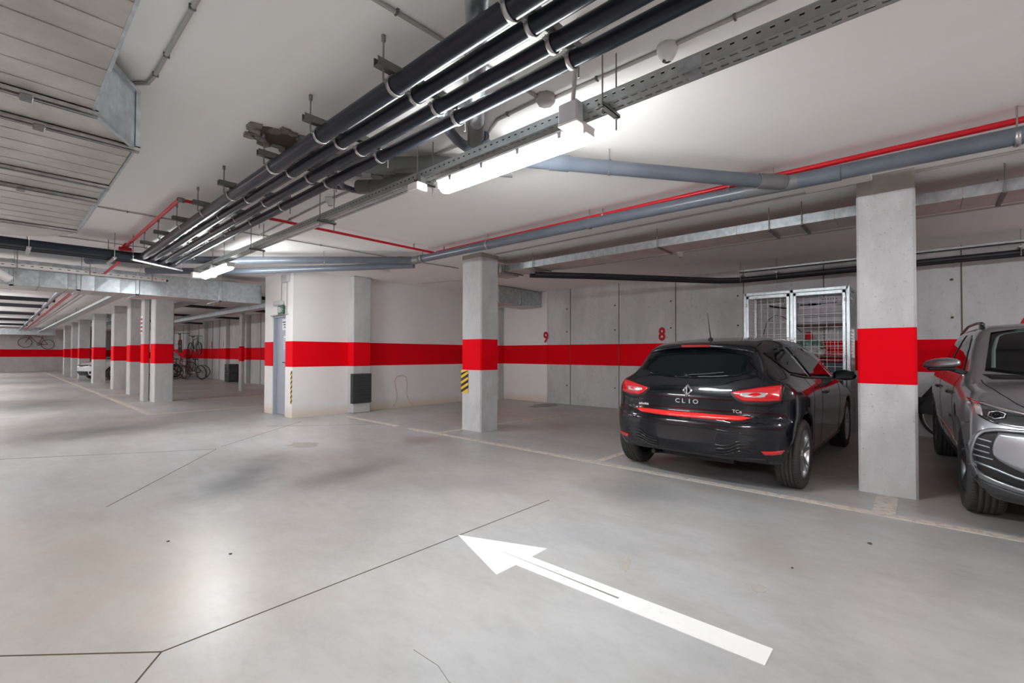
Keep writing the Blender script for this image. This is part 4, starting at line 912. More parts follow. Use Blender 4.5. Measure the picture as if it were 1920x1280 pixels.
for i, (y0, y1, z0, z1) in enumerate(((.84, 1.12, .88, 1.09), (1.14, 1.50, .62, .95), (.84, 1.10, .62, .86))):
    o = empty('plastic_crate', (8.8, (y0+y1)/2, z0), 0, ('upper dark blue crate on the lowest cage shelf', 'large dark blue crate on the left of the lowest cage shelf', 'bottom dark blue crate on the right of the lowest cage shelf')[i], 'crate')
    m = MB(); m.cbox((8.60, y0, z0), (9.0, y1, z1), .012); m.box((8.585, y0-.008, z1-.03), (9.01, y1+.008, z1-.01))
    for k in range(3): m.box((8.592, y0+.03, z0+.03+k*.05), (8.60, y1-.03, z0+.045+k*.05))
    m.build('crate_body', 'navy', o)
o = empty('bow_branch', (9.05, 1.9, 1.9), 0, 'thin curved black cable hanging behind the left cage door', 'cable')
MB().tube([(9.06, 2.08, 1.55), (9.06, 2.02, 1.80), (9.06, 1.90, 1.90), (9.06, 1.78, 1.87), (9.06, 1.62, 1.72), (9.06, 1.50, 1.58)], .006, 6).build('cable_run', 'black', o)
MB().tube([(9.05, 1.98, 2.06), (9.05, 1.72, 2.0)], .014, 8).build('hook_bar', 'black', o)
#=CARLIB
# ---------------------------------------------------------------- car body tools (bodies are smooth level sets)
def slopes(x, Y):
    """monotone cubic slopes along axis 0"""
    h = np.diff(x); d = np.diff(Y, axis=0)/h.reshape((-1,)+(1,)*(Y.ndim-1)); m = np.zeros_like(Y)
    if len(x) > 2:
        a, b = d[:-1], d[1:]; s_ = (a*b) > 0
        with np.errstate(divide='ignore', invalid='ignore'): hm = np.where(s_, 2*a*b/(a+b+1e-12), 0)
        m[1:-1] = hm
    m[0], m[-1] = d[0], d[-1]
    return m
def hermite(x, Y, m, q):
    """Y: (n,) evaluated at q, or (n,N) evaluated column-wise"""
    q = np.clip(q, x[0], x[-1]); i = np.clip(np.searchsorted(x, q, side='right')-1, 0, len(x)-2); h = x[i+1]-x[i]; t = (q-x[i])/h
    if Y.ndim == 1: y0, y1, m0, m1 = Y[i], Y[i+1], m[i], m[i+1]
    else:
        c = np.arange(Y.shape[1]); y0, y1, m0, m1 = Y[i, c], Y[i+1, c], m[i, c], m[i+1, c]
    return (2*t**3-3*t**2+1)*y0+(t**3-2*t**2+t)*h*m0+(-2*t**3+3*t**2)*y1+(t**3-t**2)*h*m1
class Cur:
    def __init__(s, pts): s.x = np.array([p[0] for p in pts], float); s.y = np.array([p[1] for p in pts], float); s.m = slopes(s.x, s.y)
    def __call__(s, q): return hermite(s.x, s.y, s.m, np.asarray(q, float))
class Tab:
    """rows: list of (x, [(z,val)...])"""
    def __init__(s, rows): s.x = np.array([r[0] for r in rows], float); s.c = [Cur(r[1]) for r in rows]
    def __call__(s, x, z):
        x, z = np.broadcast_arrays(np.asarray(x, float), np.asarray(z, float)); G = np.stack([c(z) for c in s.c]); return hermite(s.x, G, slopes(s.x, G), x)
def smin(a, b, k):
    h = np.clip(.5+.5*(b-a)/k, 0, 1); return b*(1-h)+a*h-k*h*(1-h)
class Car:
    """F(p) > 0 inside; local axes: x forward from the rear axle, y left, z up"""
    def __init__(s, root, F, bounds): s.root, s.F, s.b = root, F, bounds
    def grad(s, P, e=.004):
        g = np.empty_like(P)
        for k in range(3):
            d = np.zeros(3); d[k] = e; g[:, k] = (s.F(P+d)-s.F(P-d))/(2*e)
        return g
    def shell(s, h, name, mats, facemat):
        (x0, x1), (y0, y1), (z0, z1) = s.b
        xs, ys_, zs = np.arange(x0, x1+h, h), np.arange(y0, y1+h, h), np.arange(z0, z1+h, h)
        X, Y, Z = np.meshgrid(xs, ys_, zs, indexing='ij'); V = s.F(np.stack([X.ravel(), Y.ravel(), Z.ravel()], 1)).reshape(X.shape); I = V > 0
        nx, ny, nz = I.shape; c = np.zeros((nx-1, ny-1, nz-1), int)
        for a in (0, 1):
            for b in (0, 1):
                for d in (0, 1): c += I[a:nx-1+a, b:ny-1+b, d:nz-1+d]
        act = (c > 0) & (c < 8); idx = -np.ones(act.shape, int); idx[act] = np.arange(act.sum()); ii = np.argwhere(act)
        acc = np.zeros((len(ii), 3)); cnt = np.zeros(len(ii))
        off = [(a, b, d) for a in (0, 1) for b in (0, 1) for d in (0, 1)]
        for p in off:
            for k in range(3):
                if p[k]: continue
                q = list(p); q[k] = 1
                va = V[ii[:, 0]+p[0], ii[:, 1]+p[1], ii[:, 2]+p[2]]; vb = V[ii[:, 0]+q[0], ii[:, 1]+q[1], ii[:, 2]+q[2]]
                cr = (va > 0) != (vb > 0); t = np.where(cr, va/np.where(cr, va-vb, 1), 0)
                pt = ii+np.array(p); pt = pt.astype(float); pt[:, k] += t
                acc += pt*cr[:, None]; cnt += cr
        P = acc/cnt[:, None]*h+np.array([x0, y0, z0])
        for _ in range(4):
            g = s.grad(P); f = s.F(P); st = g*(f/np.maximum((g**2).sum(1), .2))[:, None]
            ln = np.linalg.norm(st, axis=1, keepdims=True); st *= np.minimum(1, .5*h/np.maximum(ln, 1e-9)); P = P-st
        Fs = []
        for k in range(3):
            a, b = [(1, 2), (2, 0), (0, 1)][k]; sl0 = [slice(None)]*3; sl1 = [slice(None)]*3; sl0[k] = slice(0, -1); sl1[k] = slice(1, None)
            e0, e1 = I[tuple(sl0)], I[tuple(sl1)]
            for inside in (True, False):
                w_ = np.argwhere((e0 == inside) & (e1 != inside)); w_ = w_[(w_[:, a] > 0) & (w_[:, b] > 0)]
                w_ = w_[(w_[:, a] < I.shape[a]-1) & (w_[:, b] < I.shape[b]-1)]
                def cell(da, db):
                    q = w_.copy(); q[:, a] -= da; q[:, b] -= db; return idx[q[:, 0], q[:, 1], q[:, 2]]
                qd = np.stack([cell(1, 1), cell(0, 1), cell(0, 0), cell(1, 0)], 1)
                if not inside: qd = qd[:, ::-1]
                Fs.append(qd)
        Q = np.concatenate(Fs); Q = Q[(Q >= 0).all(1)]
        me = bpy.data.meshes.new(name); me.from_pydata(P.tolist(), [], Q.tolist())
        for m in mats: me.materials.append(MT[m])
        C = P[Q].mean(1); nrm = -s.grad(C); me.polygons.foreach_set('material_index', facemat(C, nrm).astype(np.int32))
        me.polygons.foreach_set('use_smooth', [True]*len(Q)); me.update()
        G = -s.grad(P, .003); G /= np.maximum(np.linalg.norm(G, axis=1, keepdims=True), 1e-9)
        try: me.normals_split_custom_set_from_vertices(G.tolist())
        except Exception: pass
        o = bpy.data.objects.new(name, me); col.objects.link(o); o.parent = s.root; return o
    def proj(s, A, B, axis, depth=0):
        """first hit of the shell coming from outside along the axis; returns points and outward normals"""
        A, B = np.asarray(A, float), np.asarray(B, float); n = len(A)
        (x0, x1), (y0, y1), (z0, z1) = s.b
        k, start, end = {'rear': (0, x0, 1.2), 'front': (0, x1, 1.6), 'left': (1, y1, 0.), 'right': (1, y0, 0.), 'top': (2, z1, .3)}[axis]
        def pt(t):
            P = np.empty((n, 3)); o_ = [i for i in range(3) if i != k]; P[:, o_[0]] = A; P[:, o_[1]] = B; P[:, k] = t; return P
        T = np.full(n, np.nan); prev = np.full(n, float(start)); found = np.zeros(n, bool); lo = prev.copy(); hi = prev.copy()
        for t in np.linspace(start, end, 90)[1:]:
            v = s.F(pt(np.full(n, t))); hit = (v > 0) & ~found; lo[hit] = prev[hit]; hi[hit] = t; found |= hit; prev = np.full(n, t)
        if not found.all() and depth < 60:
            A2, B2 = A.copy(), B.copy(); nf = ~found
            if axis in ('rear', 'front'): A2[nf] *= .985
            elif axis == 'top': B2[nf] *= .985
            else: B2[nf] = .6+(B2[nf]-.6)*.985
            return s.proj(A2, B2, axis, depth+1)
        for _ in range(16):
            mid = (lo+hi)/2; v = s.F(pt(mid)) > 0; hi = np.where(v, mid, hi); lo = np.where(v, lo, mid)
        P = pt(hi); g = -s.grad(P); g /= np.maximum(np.linalg.norm(g, axis=1, keepdims=True), 1e-9); return P, g
    def patch(s, name, lo, hi, axis, off, m_, cols=16, rows=6, parent=None, skirt=.012, mirror=False, dome=0., **kw):
        def res(L_):
            L_ = np.array(L_, float)
            if len(L_) == 1: return np.repeat(L_, cols+1, 0)
            d = np.concatenate([[0], np.cumsum(np.linalg.norm(np.diff(L_, axis=0), axis=1))]); t = np.linspace(0, d[-1], cols+1)
            return np.stack([np.interp(t, d, L_[:, 0]), np.interp(t, d, L_[:, 1])], 1)
        a, b = res(lo), res(hi); v = np.linspace(0, 1, rows+1)
        G = a[None]*(1-v[:, None, None])+b[None]*v[:, None, None]; R_, C_ = G.shape[:2]
        P, N_ = s.proj(G[..., 0].ravel(), G[..., 1].ravel(), axis)
        bulge = off+(dome*np.outer(np.sin(PI*v), np.sin(PI*np.linspace(0, 1, C_)))).ravel()
        O = (P+N_*bulge[:, None]).reshape(R_, C_, 3); I_ = (P-N_*skirt).reshape(R_, C_, 3)
        verts = O.reshape(-1, 3).tolist(); F_ = []
        for i in range(R_-1):
            for j in range(C_-1): F_.append((i*C_+j, i*C_+j+1, (i+1)*C_+j+1, (i+1)*C_+j))
        nb = len(F_)
        ring = [(0, j) for j in range(C_)]+[(i, C_-1) for i in range(1, R_)]+[(R_-1, j) for j in range(C_-2, -1, -1)]+[(i, 0) for i in range(R_-2, 0, -1)]
        base = len(verts); verts += [I_[i, j].tolist() for i, j in ring]; n = len(ring)
        for q in range(n):
            r1, r2_ = ring[q], ring[(q+1) % n]; F_.append((r1[0]*C_+r1[1], base+q, base+(q+1) % n, r2_[0]*C_+r2_[1]))
        mid = (R_//2)*C_+C_//2; i, j = min(R_//2, R_-2), min(C_//2, C_-2); p = [Vector(verts[t]) for t in (i*C_+j, i*C_+j+1, (i+1)*C_+j+1)]
        if (p[1]-p[0]).cross(p[2]-p[0]).dot(Vector(N_[i*C_+j])) < 0: F_ = [tuple(reversed(f)) for f in F_]
        me = bpy.data.meshes.new(name); me.from_pydata(verts, [], F_); me.materials.append(MT[m_]); me.polygons.foreach_set('use_smooth', [t < nb for t in range(len(F_))]); me.update()
        o = bpy.data.objects.new(name, me); col.objects.link(o); o.parent = parent or s.root
        for k_, v_ in kw.items(): o[k_] = v_
        out = [o]
        if mirror:
            f = {'left': 'right', 'right': 'left'}.get(axis, axis)
            if f == axis: out += s.patch(name, [(-p_[0], p_[1]) for p_ in lo] if axis != 'top' else [(p_[0], -p_[1]) for p_ in lo], [(-p_[0], p_[1]) for p_ in hi] if axis != 'top' else [(p_[0], -p_[1]) for p_ in hi], axis, off, m_, cols, rows, parent, skirt, False, dome, **kw)
            else: out += s.patch(name, lo, hi, f, off, m_, cols, rows, parent, skirt, False, dome, **kw)
        return out
    def ribbon(s, name, pts, w_, axis, off, m_, cols=24, mirror=False, **kw):
        P = np.array(pts, float); T = np.gradient(P, axis=0); T /= np.maximum(np.linalg.norm(T, axis=1, keepdims=True), 1e-9); N_ = np.stack([-T[:, 1], T[:, 0]], 1)
        return s.patch(name, (P-N_*w_/2).tolist(), (P+N_*w_/2).tolist(), axis, off, m_, cols, 1, None, .006, mirror, **kw)
    def poly_patch(s, name, pts, axis, off, m_, cols=16, rows=5, **kw):
        """closed outline split into a lower and an upper chain at its first and middle-marked points"""
        lo, hi = pts; return s.patch(name, lo, hi, axis, off, m_, cols, rows, **kw)
def wheel(root, x, y, r, w_, side, rim='alloy', nsp=5, rr=None, style='double'):
    """side=+1: outer face towards +y"""
    rr = rr or r*.69; e = empty('wheel', (0, 0, 0)); e.parent = root; e.location = (x, y, r)
    m = MB(); hw = w_/2
    prof = [(rr-.012, -hw*.80), (rr+.004, -hw*.93), (rr+(r-rr)*.35, -hw*1.0), (rr+(r-rr)*.7, -hw*.99), (r-.018, -hw*.90), (r-.006, -hw*.80)]
    gr = []
    for gx in (-.48, -.16, .16, .48): gr += [(r-.0005, hw*(gx-.045)), (r-.008, hw*(gx-.035)), (r-.008, hw*(gx+.035)), (r-.0005, hw*(gx+.045))]
    prof += gr+[(r-.006, hw*.80), (r-.018, hw*.90), (rr+(r-rr)*.7, hw*.99), (rr+(r-rr)*.35, hw*1.0), (rr+.004, hw*.93), (rr-.012, hw*.80)]
    m.lathe(prof, (0, 0, 0), 'y', 72, closed_prof=False)
    t = m.build('tyre', 'rubber', e, local=True)
    m = MB()
    for k in range(72):     # shoulder sipes
        a = 2*PI*k/72
        for sy in (-1, 1):
            c_, s__ = math.cos(a), math.sin(a); p0 = ((r-.0065)*c_, sy*hw*.82, (r-.0065)*s__); p1 = ((r+.0002)*c_, sy*hw*.56, (r+.0002)*s__); m.bar(p0, p1, .0025, .003)
    m.build('tread_sipes', 'gap', e, local=True, kind='stuff')
    m = MB(); S = side
    m.lathe([(rr+.002, S*hw*.90), (rr-.004, S*hw*.93), (rr-.016, S*hw*.86), (rr-.020, S*hw*.4), (rr-.022, -S*hw*.85)], (0, 0, 0), 'y', 60)
    m.build('rim', rim, e, local=True)
    m = MB(); m.lathe([(0, S*hw*.15), (rr-.02, S*hw*.15)], (0, 0, 0), 'y', 40); m.build('brake_disc', 'gap', e, local=True)
    m = MB(); yo = S*hw
    for k in range(nsp):
        a0 = 2*PI*k/nsp+PI/2
        for da in ((-.16, .16) if style == 'double' else (0,)):
            def pt(rad, aa, yy, half):
                ca, sa = math.cos(aa), math.sin(aa); return [(rad*ca-half*sa, yy, rad*sa+half*ca), (rad*ca+half*sa, yy, rad*sa-half*ca)]
            w0, w1 = (.018, .016) if style == 'double' else (.03, .042)
            rings = [pt(rr*.16, a0+da*.5, yo*.72, w0), pt(rr*.5, a0+da*.8, yo*.80, w0*.9), pt(rr*.97, a0+da*1.15, yo*.88, w1)]
            v = []
            for q in rings: v += [q[0], q[1], (q[1][0]*.98, q[1][1]-S*.028, q[1][2]*.98), (q[0][0]*.98, q[0][1]-S*.028, q[0][2]*.98)]
            f = []
            for i in (0, 1):
                for j in range(4): f.append((i*4+j, i*4+(j+1) % 4, (i+1)*4+(j+1) % 4, (i+1)*4+j))
            f += [(0, 3, 2, 1), (8, 9, 10, 11)]
            m.add(v, f if S < 0 else [tuple(reversed(g)) for g in f], False)
        sp = None
    m.build('spokes', rim, e, local=True)
    m = MB(); m.lathe([(0, yo*.80), (rr*.12, yo*.79), (rr*.17, yo*.74), (rr*.19, yo*.60)], (0, 0, 0), 'y', 24); m.build('hub_cap', rim, e, local=True)
    return e
def arch_cut(v, P, xa, za, R, yin, k=.012):
    d = R-np.sqrt((P[:, 0]-xa)**2+(P[:, 2]-za)**2); c = np.minimum(d, np.abs(P[:, 1])-yin); return smin(v, -c, k)
#=CLIO
def build_hatchback(loc, rz, label, paint='black_paint', detail=True):
    root = empty('car', (loc[0], loc[1], 0), rz, label, 'car'); R = .312; WB = 2.589
    rear = Cur([(.12, -.44), (.22, -.52), (.30, -.578), (.42, -.615), (.56, -.622), (.625, -.606), (.655, -.580), (.72, -.572), (.80, -.570), (.90, -.545), (.97, -.505), (1.03, -.455), (1.12, -.39), (1.22, -.315), (1.29, -.25), (1.40, -.10)])
    front = Cur([(.12, 3.25), (.25, 3.36), (.45, 3.43), (.6, 3.43), (.7, 3.36), (.85, 3.1), (1., 2.7), (1.45, 2.4)])
    top = Cur([(-.7, 1.24), (-.3, 1.305), (0., 1.345), (.4, 1.385), (.9, 1.405), (1.25, 1.39), (1.55, 1.33), (1.9, 1.17), (2.25, .99), (2.45, .92), (2.8, .87), (3.15, .79), (3.4, .66), (3.5, .55)])
    bot = Cur([(-.7, .30), (-.45, .26), (0, .19), (2.6, .19), (3.2, .20), (3.5, .26)])
    wid = Tab([(-.62, [(.15, .66), (.3, .74), (.5, .80), (.7, .79), (.8, .775), (.88, .765), (.94, .715), (1., .60), (1.07, .52), (1.2, .455), (1.3, .40), (1.45, .32)]),
               (-.3, [(.15, .72), (.3, .79), (.5, .835), (.7, .845), (.8, .845), (.88, .83), (.94, .78), (1., .68), (1.07, .605), (1.2, .53), (1.3, .46), (1.45, .34)]),
               (.05, [(.15, .76), (.3, .82), (.5, .862), (.7, .874), (.8, .872), (.88, .85), (.94, .80), (1., .735), (1.07, .675), (1.2, .595), (1.3, .52), (1.45, .38)]),
               (.75, [(.15, .78), (.3, .83), (.5, .848), (.7, .856), (.8, .858), (.88, .84), (.94, .80), (1., .76), (1.07, .725), (1.2, .655), (1.3, .59), (1.45, .44)]),
               (1.7, [(.15, .78), (.3, .83), (.5, .848), (.7, .858), (.8, .852), (.88, .83), (.94, .79), (1., .755), (1.07, .72), (1.2, .655), (1.3, .58), (1.45, .42)]),
               (2.6, [(.15, .77), (.3, .83), (.5, .866), (.7, .866), (.8, .84), (.88, .78), (.94, .72), (1., .69), (1.2, .6), (1.45, .45)]),
               (3.15, [(.15, .70), (.3, .79), (.5, .82), (.7, .80), (.8, .74), (.9, .6), (1.45, .4)]),
               (3.5, [(.15, .5), (.3, .58), (.5, .6), (.7, .55), (.9, .4), (1.45, .3)])])
    def F(P):
        x, y, z = P[:, 0], np.abs(P[:, 1]), P[:, 2]
        xr = rear(z)+.17*(y/.80)**3.4+.03*(y/.8)**2; xf = front(z)-.22*(y/.8)**3-.06*(y/.8)**2
        zt = top(x)-.045*(y/.6)**2.2
        W = wid(x, z)
        # crease above the rear light and shoulder swell are in the table; recess of the number plate
        a = smin(x-xr, xf-x, .04); b = smin(W-y, (zt-z)*.95, .07); v = smin(a, b, .085); v = smin(v, z-bot(x), .05)
        plate = np.minimum(np.minimum(.27-y, .065-np.abs(z-.475)), -.602-x+.0)
        v = smin(v, -(plate), .006)
        v = arch_cut(v, P, 0., R+.005, R+.045, .55); v = arch_cut(v, P, WB, R+.005, R+.045, .55)
        return v
    car = Car(root, F, ((-.70, 3.52), (-.95, .95), (.12, 1.47)))
    def fm(C, N_):
        o = np.zeros(len(C), int); o[(N_[:, 2] < -.75*np.linalg.norm(N_, axis=1)) & (C[:, 2] < .35)] = 1
        for xa in (0, WB):
            d = np.hypot(C[:, 0]-xa, C[:, 2]-R-.005); o[(d < R+.043) & (np.abs(C[:, 1]) < .84)] = 1
        return o
    car.shell(.026 if detail else .05, 'body', [paint, 'trim_black'], fm)
    P_ = car.patch
    for sg in (1, -1):
        Y = lambda L_: [(sg*a, b) for a, b in L_]
        P_('headlamp', Y([(.40, .66), (.55, .62), (.66, .62), (.72, .66)]), Y([(.40, .69), (.55, .72), (.66, .755), (.73, .77)]), 'front', .006, 'lamp_grey', 12, 4)
        P_('headlamp_trim', Y([(.42, .635), (.55, .60), (.66, .605)]), Y([(.42, .65), (.55, .615), (.66, .622)]), 'front', .009, 'clear_lens', 8, 1)
        P_('fog_recess', Y([(.42, .30), (.58, .32), (.68, .36)]), Y([(.46, .40), (.60, .44), (.68, .42)]), 'front', .005, 'trim_black', 8, 3)
    P_('grille', [(-.36, .64), (0, .60), (.36, .64)], [(-.38, .69), (0, .68), (.38, .69)], 'front', .006, 'trim_black', 16, 2)
    P_('lower_grille', [(-.36, .25), (.36, .25)], [(-.40, .42), (.40, .42)], 'front', .006, 'trim_black', 16, 3)
    if not detail:
        P_('windscreen', [(2.32, -.62), (2.40, -.35), (2.43, 0), (2.40, .35), (2.32, .62)], [(1.50, -.50), (1.44, 0), (1.50, .50)], 'top', .004, 'glass', 12, 6)
        for ax in ('left', 'right'): P_('side_window', [(.10, 1.03), (1.93, .925)], [(-.1, 1.22), (.8, 1.28), (1.38, 1.20)], ax, .004, 'glass', 12, 5)
        for x in (0, WB):
            for sg in (1, -1): wheel(root, x, sg*.758, R, .195, sg)
        return root, car
    # rear window and its black surround
    P_('rear_window', [(-.56, 1.055), (-.40, 1.005), (-.2, .985), (0, .98), (.2, .985), (.40, 1.005), (.56, 1.055)], [(-.44, 1.20), (-.25, 1.235), (0, 1.245), (.25, 1.235), (.44, 1.20)], 'rear', .004, 'glass', 28, 10)
    # spoiler
    m = MB(); G = []; ys_ = np.linspace(-.56, .56, 29)
    Pt, Nt = car.proj(np.full(29, .12), ys_*.86, 'top')
    def row(xf_, dz, sc_):
        return [(xf_(abs(y)), y*sc_, dz(abs(y))) for y in ys_]
    roofz = lambda y: Pt[np.argmin(np.abs(ys_-y)), 2]
    G.append([(.10, y*.86, Pt[i, 2]+.000) for i, y in enumerate(ys_)])
    G.append([(-.05, y*.88, Pt[i, 2]-.016) for i, y in enumerate(ys_)])
    G.append([(-.22+.05*(y/.56)**2, y*.88, Pt[i, 2]-.036-.008*(y/.5)**2) for i, y in enumerate(ys_)])
    G.append([(-.335+.09*(y/.56)**2, y*.90, Pt[i, 2]-.056-.022*(y/.5)**2) for i, y in enumerate(ys_)])
    G.append([(-.350+.09*(y/.56)**2, y*.90, Pt[i, 2]-.070-.026*(y/.5)**2) for i, y in enumerate(ys_)])
    G.append([(-.340+.09*(y/.56)**2, y*.90, Pt[i, 2]-.088-.026*(y/.5)**2) for i, y in enumerate(ys_)])
    G.append([(-.20+.06*(y/.56)**2, y*.86, Pt[i, 2]-.10-.02*(y/.5)**2) for i, y in enumerate(ys_)])
    m.grid(G, True, flip=True); m.build('spoiler', paint, root, local=True)
    m = MB(); zb = Pt[14, 2]
    m.grid([[(-.352+.09*(y/.56)**2, y, zb-.062) for y in np.linspace(-.14, .14, 9)], [(-.350+.09*(y/.56)**2, y, zb-.084) for y in np.linspace(-.135, .135, 9)]], True, flip=True)
    m.build('third_brake_light', 'dred_lens', root, local=True)
    # tail lights
    for sg in (1, -1):
        tl = empty('tail_light', (0, 0, 0)); tl.parent = root
        def Y(L_): return [(sg*-a, b) for a, b in L_]
        P_('lamp_surround', Y([(-.375, .868), (-.42, .80), (-.50, .757), (-.64, .758), (-.76, .79)]), Y([(-.375, .872), (-.45, .895), (-.56, .925), (-.68, .945), (-.77, .950)]), 'rear', .003, 'trim_black', 24, 6, tl)
        P_('lens', Y([(-.396, .866), (-.43, .83), (-.485, .797), (-.62, .797), (-.745, .812)]), Y([(-.396, .869), (-.47, .888), (-.58, .912), (-.68, .930), (-.745, .937)]), 'rear', .010, 'red_lens', 24, 8, tl, dome=.012)
        P_('reversing_lens', Y([(-.455, .842), (-.50, .828), (-.61, .830), (-.64, .836)]), Y([(-.455, .860), (-.50, .868), (-.61, .872), (-.655, .868)]), 'rear', .021, 'clear_lens', 12, 3, tl)
        P_('reflector_lens', Y([(-.64, .350), (-.70, .352), (-.752, .363)]), Y([(-.62, .380), (-.70, .386), (-.775, .398)]), 'rear', .006, 'red_lens', 8, 2)
    # tailgate gap, bumper edge, mouldings
    rb = car.ribbon
    for sg in (1, -1):
        rb('tailgate_gap', [(sg*.50, 1.24), (sg*.56, 1.17), (sg*.598, 1.08), (sg*.605, 1.0), (sg*.60, .93), (sg*.592, .85), (sg*.58, .77), (sg*.56, .70), (sg*.53, .655)], .008, 'rear', .0015, 'gap')
        rb('bumper_gap', [(sg*.56, .655), (sg*.62, .70), (sg*.70, .745), (sg*.76, .775)], .006, 'rear', .0015, 'gap')
    rb('tailgate_gap', [(-.53, .648), (-.3, .638), (0, .634), (.3, .638), (.53, .648)], .010, 'rear', .0015, 'gap')
    P_('red_strip', [(-.55, .652), (-.48, .630), (-.25, .622), (0, .620), (.25, .622), (.46, .630), (.52, .652)], [(-.55, .656), (-.48, .668), (-.25, .667), (0, .667), (.25, .667), (.46, .668), (.52, .656)], 'rear', .010, 'red_gloss', 30, 3, dome=.006, skirt=.02)
    P_('handle_recess', [(-.05, .600), (.05, .600)], [(-.06, .622), (.06, .622)], 'rear', .002, 'gap', 6, 1)
    for z, zc_, w_ in ((.455, .40, .60), (.425, .372, .58), (.395, .348, .56), (.365, .322, .54)):
        for sg in (1, -1): rb('bumper_rib', [(sg*.27, zc_), (sg*.34, zc_), (sg*.40, zc_+.018), (sg*.46, z), (sg*.52, z+.004), (sg*w_, z-.01)], .013, 'rear', .007, paint, 20)
    rb('bumper_crease', [(-.62, .50), (-.45, .528), (-.3, .536), (0, .538), (.3, .536), (.45, .528), (.62, .50)], .012, 'rear', .004, paint, 30)
    P_('bumper_skirt', [(-.66, .275), (-.4, .262), (0, .262), (.4, .262), (.66, .275)], [(-.66, .315), (-.4, .303), (0, .303), (.4, .303), (.66, .315)], 'rear', .003, 'trim_black', 24, 2)
    # wiper
    m = MB(); m.tube([(-.50, .02, 1.0), (-.49, .0, 1.01), (-.475, -.12, 1.02), (-.455, -.30, 1.04)], .008, 8); m.lathe([(0, -.03), (.022, -.025), (.025, 0)], (-.478, .03, 1.0), 'x', 16); m.build('rear_wiper', 'trim_black', root, local=True)
    # diamond emblem: two bevelled rhombic loops
    m = MB(); ec = (.014-.02, .869); Pe, Ne = car.proj(np.array([ec[0]]), np.array([ec[1]]), 'rear'); xe = Pe[0, 0]-.006; tilt = .32
    def em(y, z, d): return (xe-d+(z*tilt), ec[0]+y, ec[1]+z)
    def loop(scy, scz, d): return [em(scy*a, scz*b, d) for a, b in ((0, 1), (1, .12), (1, -.12), (0, -1), (-1, -.12), (-1, .12))]
    o1, i1, t1 = loop(.046, .057, 0), loop(.022, .030, 0), loop(.034, .043, .012)
    for k in range(6):
        j = (k+1) % 6; m.add([o1[k], o1[j], t1[j], t1[k]], [(0, 3, 2, 1)], False); m.add([t1[k], t1[j], i1[j], i1[k]], [(0, 3, 2, 1)], False)
    m.box((xe-.016, ec[0]-.006, ec[1]-.045), (xe-.010, ec[0]+.004, ec[1]+.045))
    m.build('emblem', 'chrome', root, local=True)
    def rtext(name, s_, size, y, z, sx, m_='chrome', off=.004, ol=.0):
        Pq, Nq = car.proj(np.array([y]), np.array([z]), 'rear')
        o = text(name, s_, size, (Pq[0, 0]-off, y, z), (PI/2, 0, -PI/2), m_, None, .002, sx, offset=ol); o.parent = root; return o
    for k, ch in enumerate('CLIO'): rtext('model_letter', ch, .056, .080-k*.0567, .767, 1.15, off=.006, ol=.0012)
    rtext('engine_badge', 'TCe', .040, -.44, .705, 1.1, off=.010, ol=.0008); 
    Pq, Nq = car.proj([.43], [.712], 'rear'); m = MB()   # worn lettering too small to read in the photograph
    for k, (dz, hh) in enumerate(((0, .020), (0, .022), (.001, .018), (0, .022), (-.002, .022))): m.box((Pq[0, 0]-.014, .385+k*.021, .702+dz), (Pq[0, 0]-.008, .399+k*.021, .702+dz+hh)); m.box((Pq[0, 0]-.013, .392+k*.021, .706), (Pq[0, 0]-.009, .406+k*.021, .711))
    m.build('small_badge', 'clear_lens', root, local=True)
    # side glass and trims
    for ax, sg in (('left', 1), ('right', -1)):
        P_('side_window', [(.10, 1.03), (.35, 1.0), (.62, .985)], [(-.16, 1.215), (.1, 1.255), (.42, 1.275)], ax, .004, 'glass', 12, 8)
        P_('side_window', [(.68, .98), (1.1, .965), (1.5, .95), (1.93, .925)], [(.48, 1.278), (.8, 1.285), (1.15, 1.27), (1.38, 1.20)], ax, .004, 'glass', 16, 8)
        rb('window_trim', [(.06, 1.025), (.35, .988), (.65, .970), (1.1, .953), (1.5, .938), (2.0, .912)], .016, ax, .006, 'trim_black')
        rb('door_gap', [(.40, 1.0), (.36, .9), (.34, .80), (.32, .62), (.44, .45), (.50, .3)], .006, ax, .0015, 'gap')
        rb('door_gap', [(.66, .97), (.80, .85), (.84, .6), (.84, .3)], .006, ax, .0015, 'gap')
        rb('door_gap', [(1.98, .90), (1.95, .8), (1.94, .55), (1.93, .3)], .006, ax, .0015, 'gap')
        rb('sill_trim', [(.45, .27), (1., .255), (1.6, .25), (2.15, .26)], .03, ax, .005, 'trim_black')
        P_('door_handle', [(.92, .80), (1.10, .80)], [(.92, .825), (1.10, .825)], ax, .02, 'trim_black', 6, 2, dome=.01, skirt=.02)
        # mirror
        m = MB(); G = []; c_ = (1.86, sg*.915, .965)
        for i in range(9):
            th = PI*i/8; G.append([(c_[0]+.075*math.sin(th)*math.cos(a)*(1 if math.cos(a) > 0 else .5), c_[1]+.115*math.cos(th), c_[2]+.062*math.sin(th)*math.sin(a)+.01*math.cos(th)) for a in lin(0, 2*PI, 17)])
        m.grid(G, True); m.bar((1.88, sg*.80, .93), (1.87, sg*.86, .945), .05, .03); m.build('mirror', paint, root, local=True)
        m = MB(); m.cbox((c_[0]-.042, c_[1]-.095, c_[2]-.045), (c_[0]-.034, c_[1]+.09, c_[2]+.045), .01); m.build('mirror_glass', 'glass', root, local=True)
    P_('windscreen', [(2.32, -.62), (2.40, -.35), (2.43, 0), (2.40, .35), (2.32, .62)], [(1.50, -.50), (1.44, 0), (1.50, .50)], 'top', .004, 'glass', 20, 12)
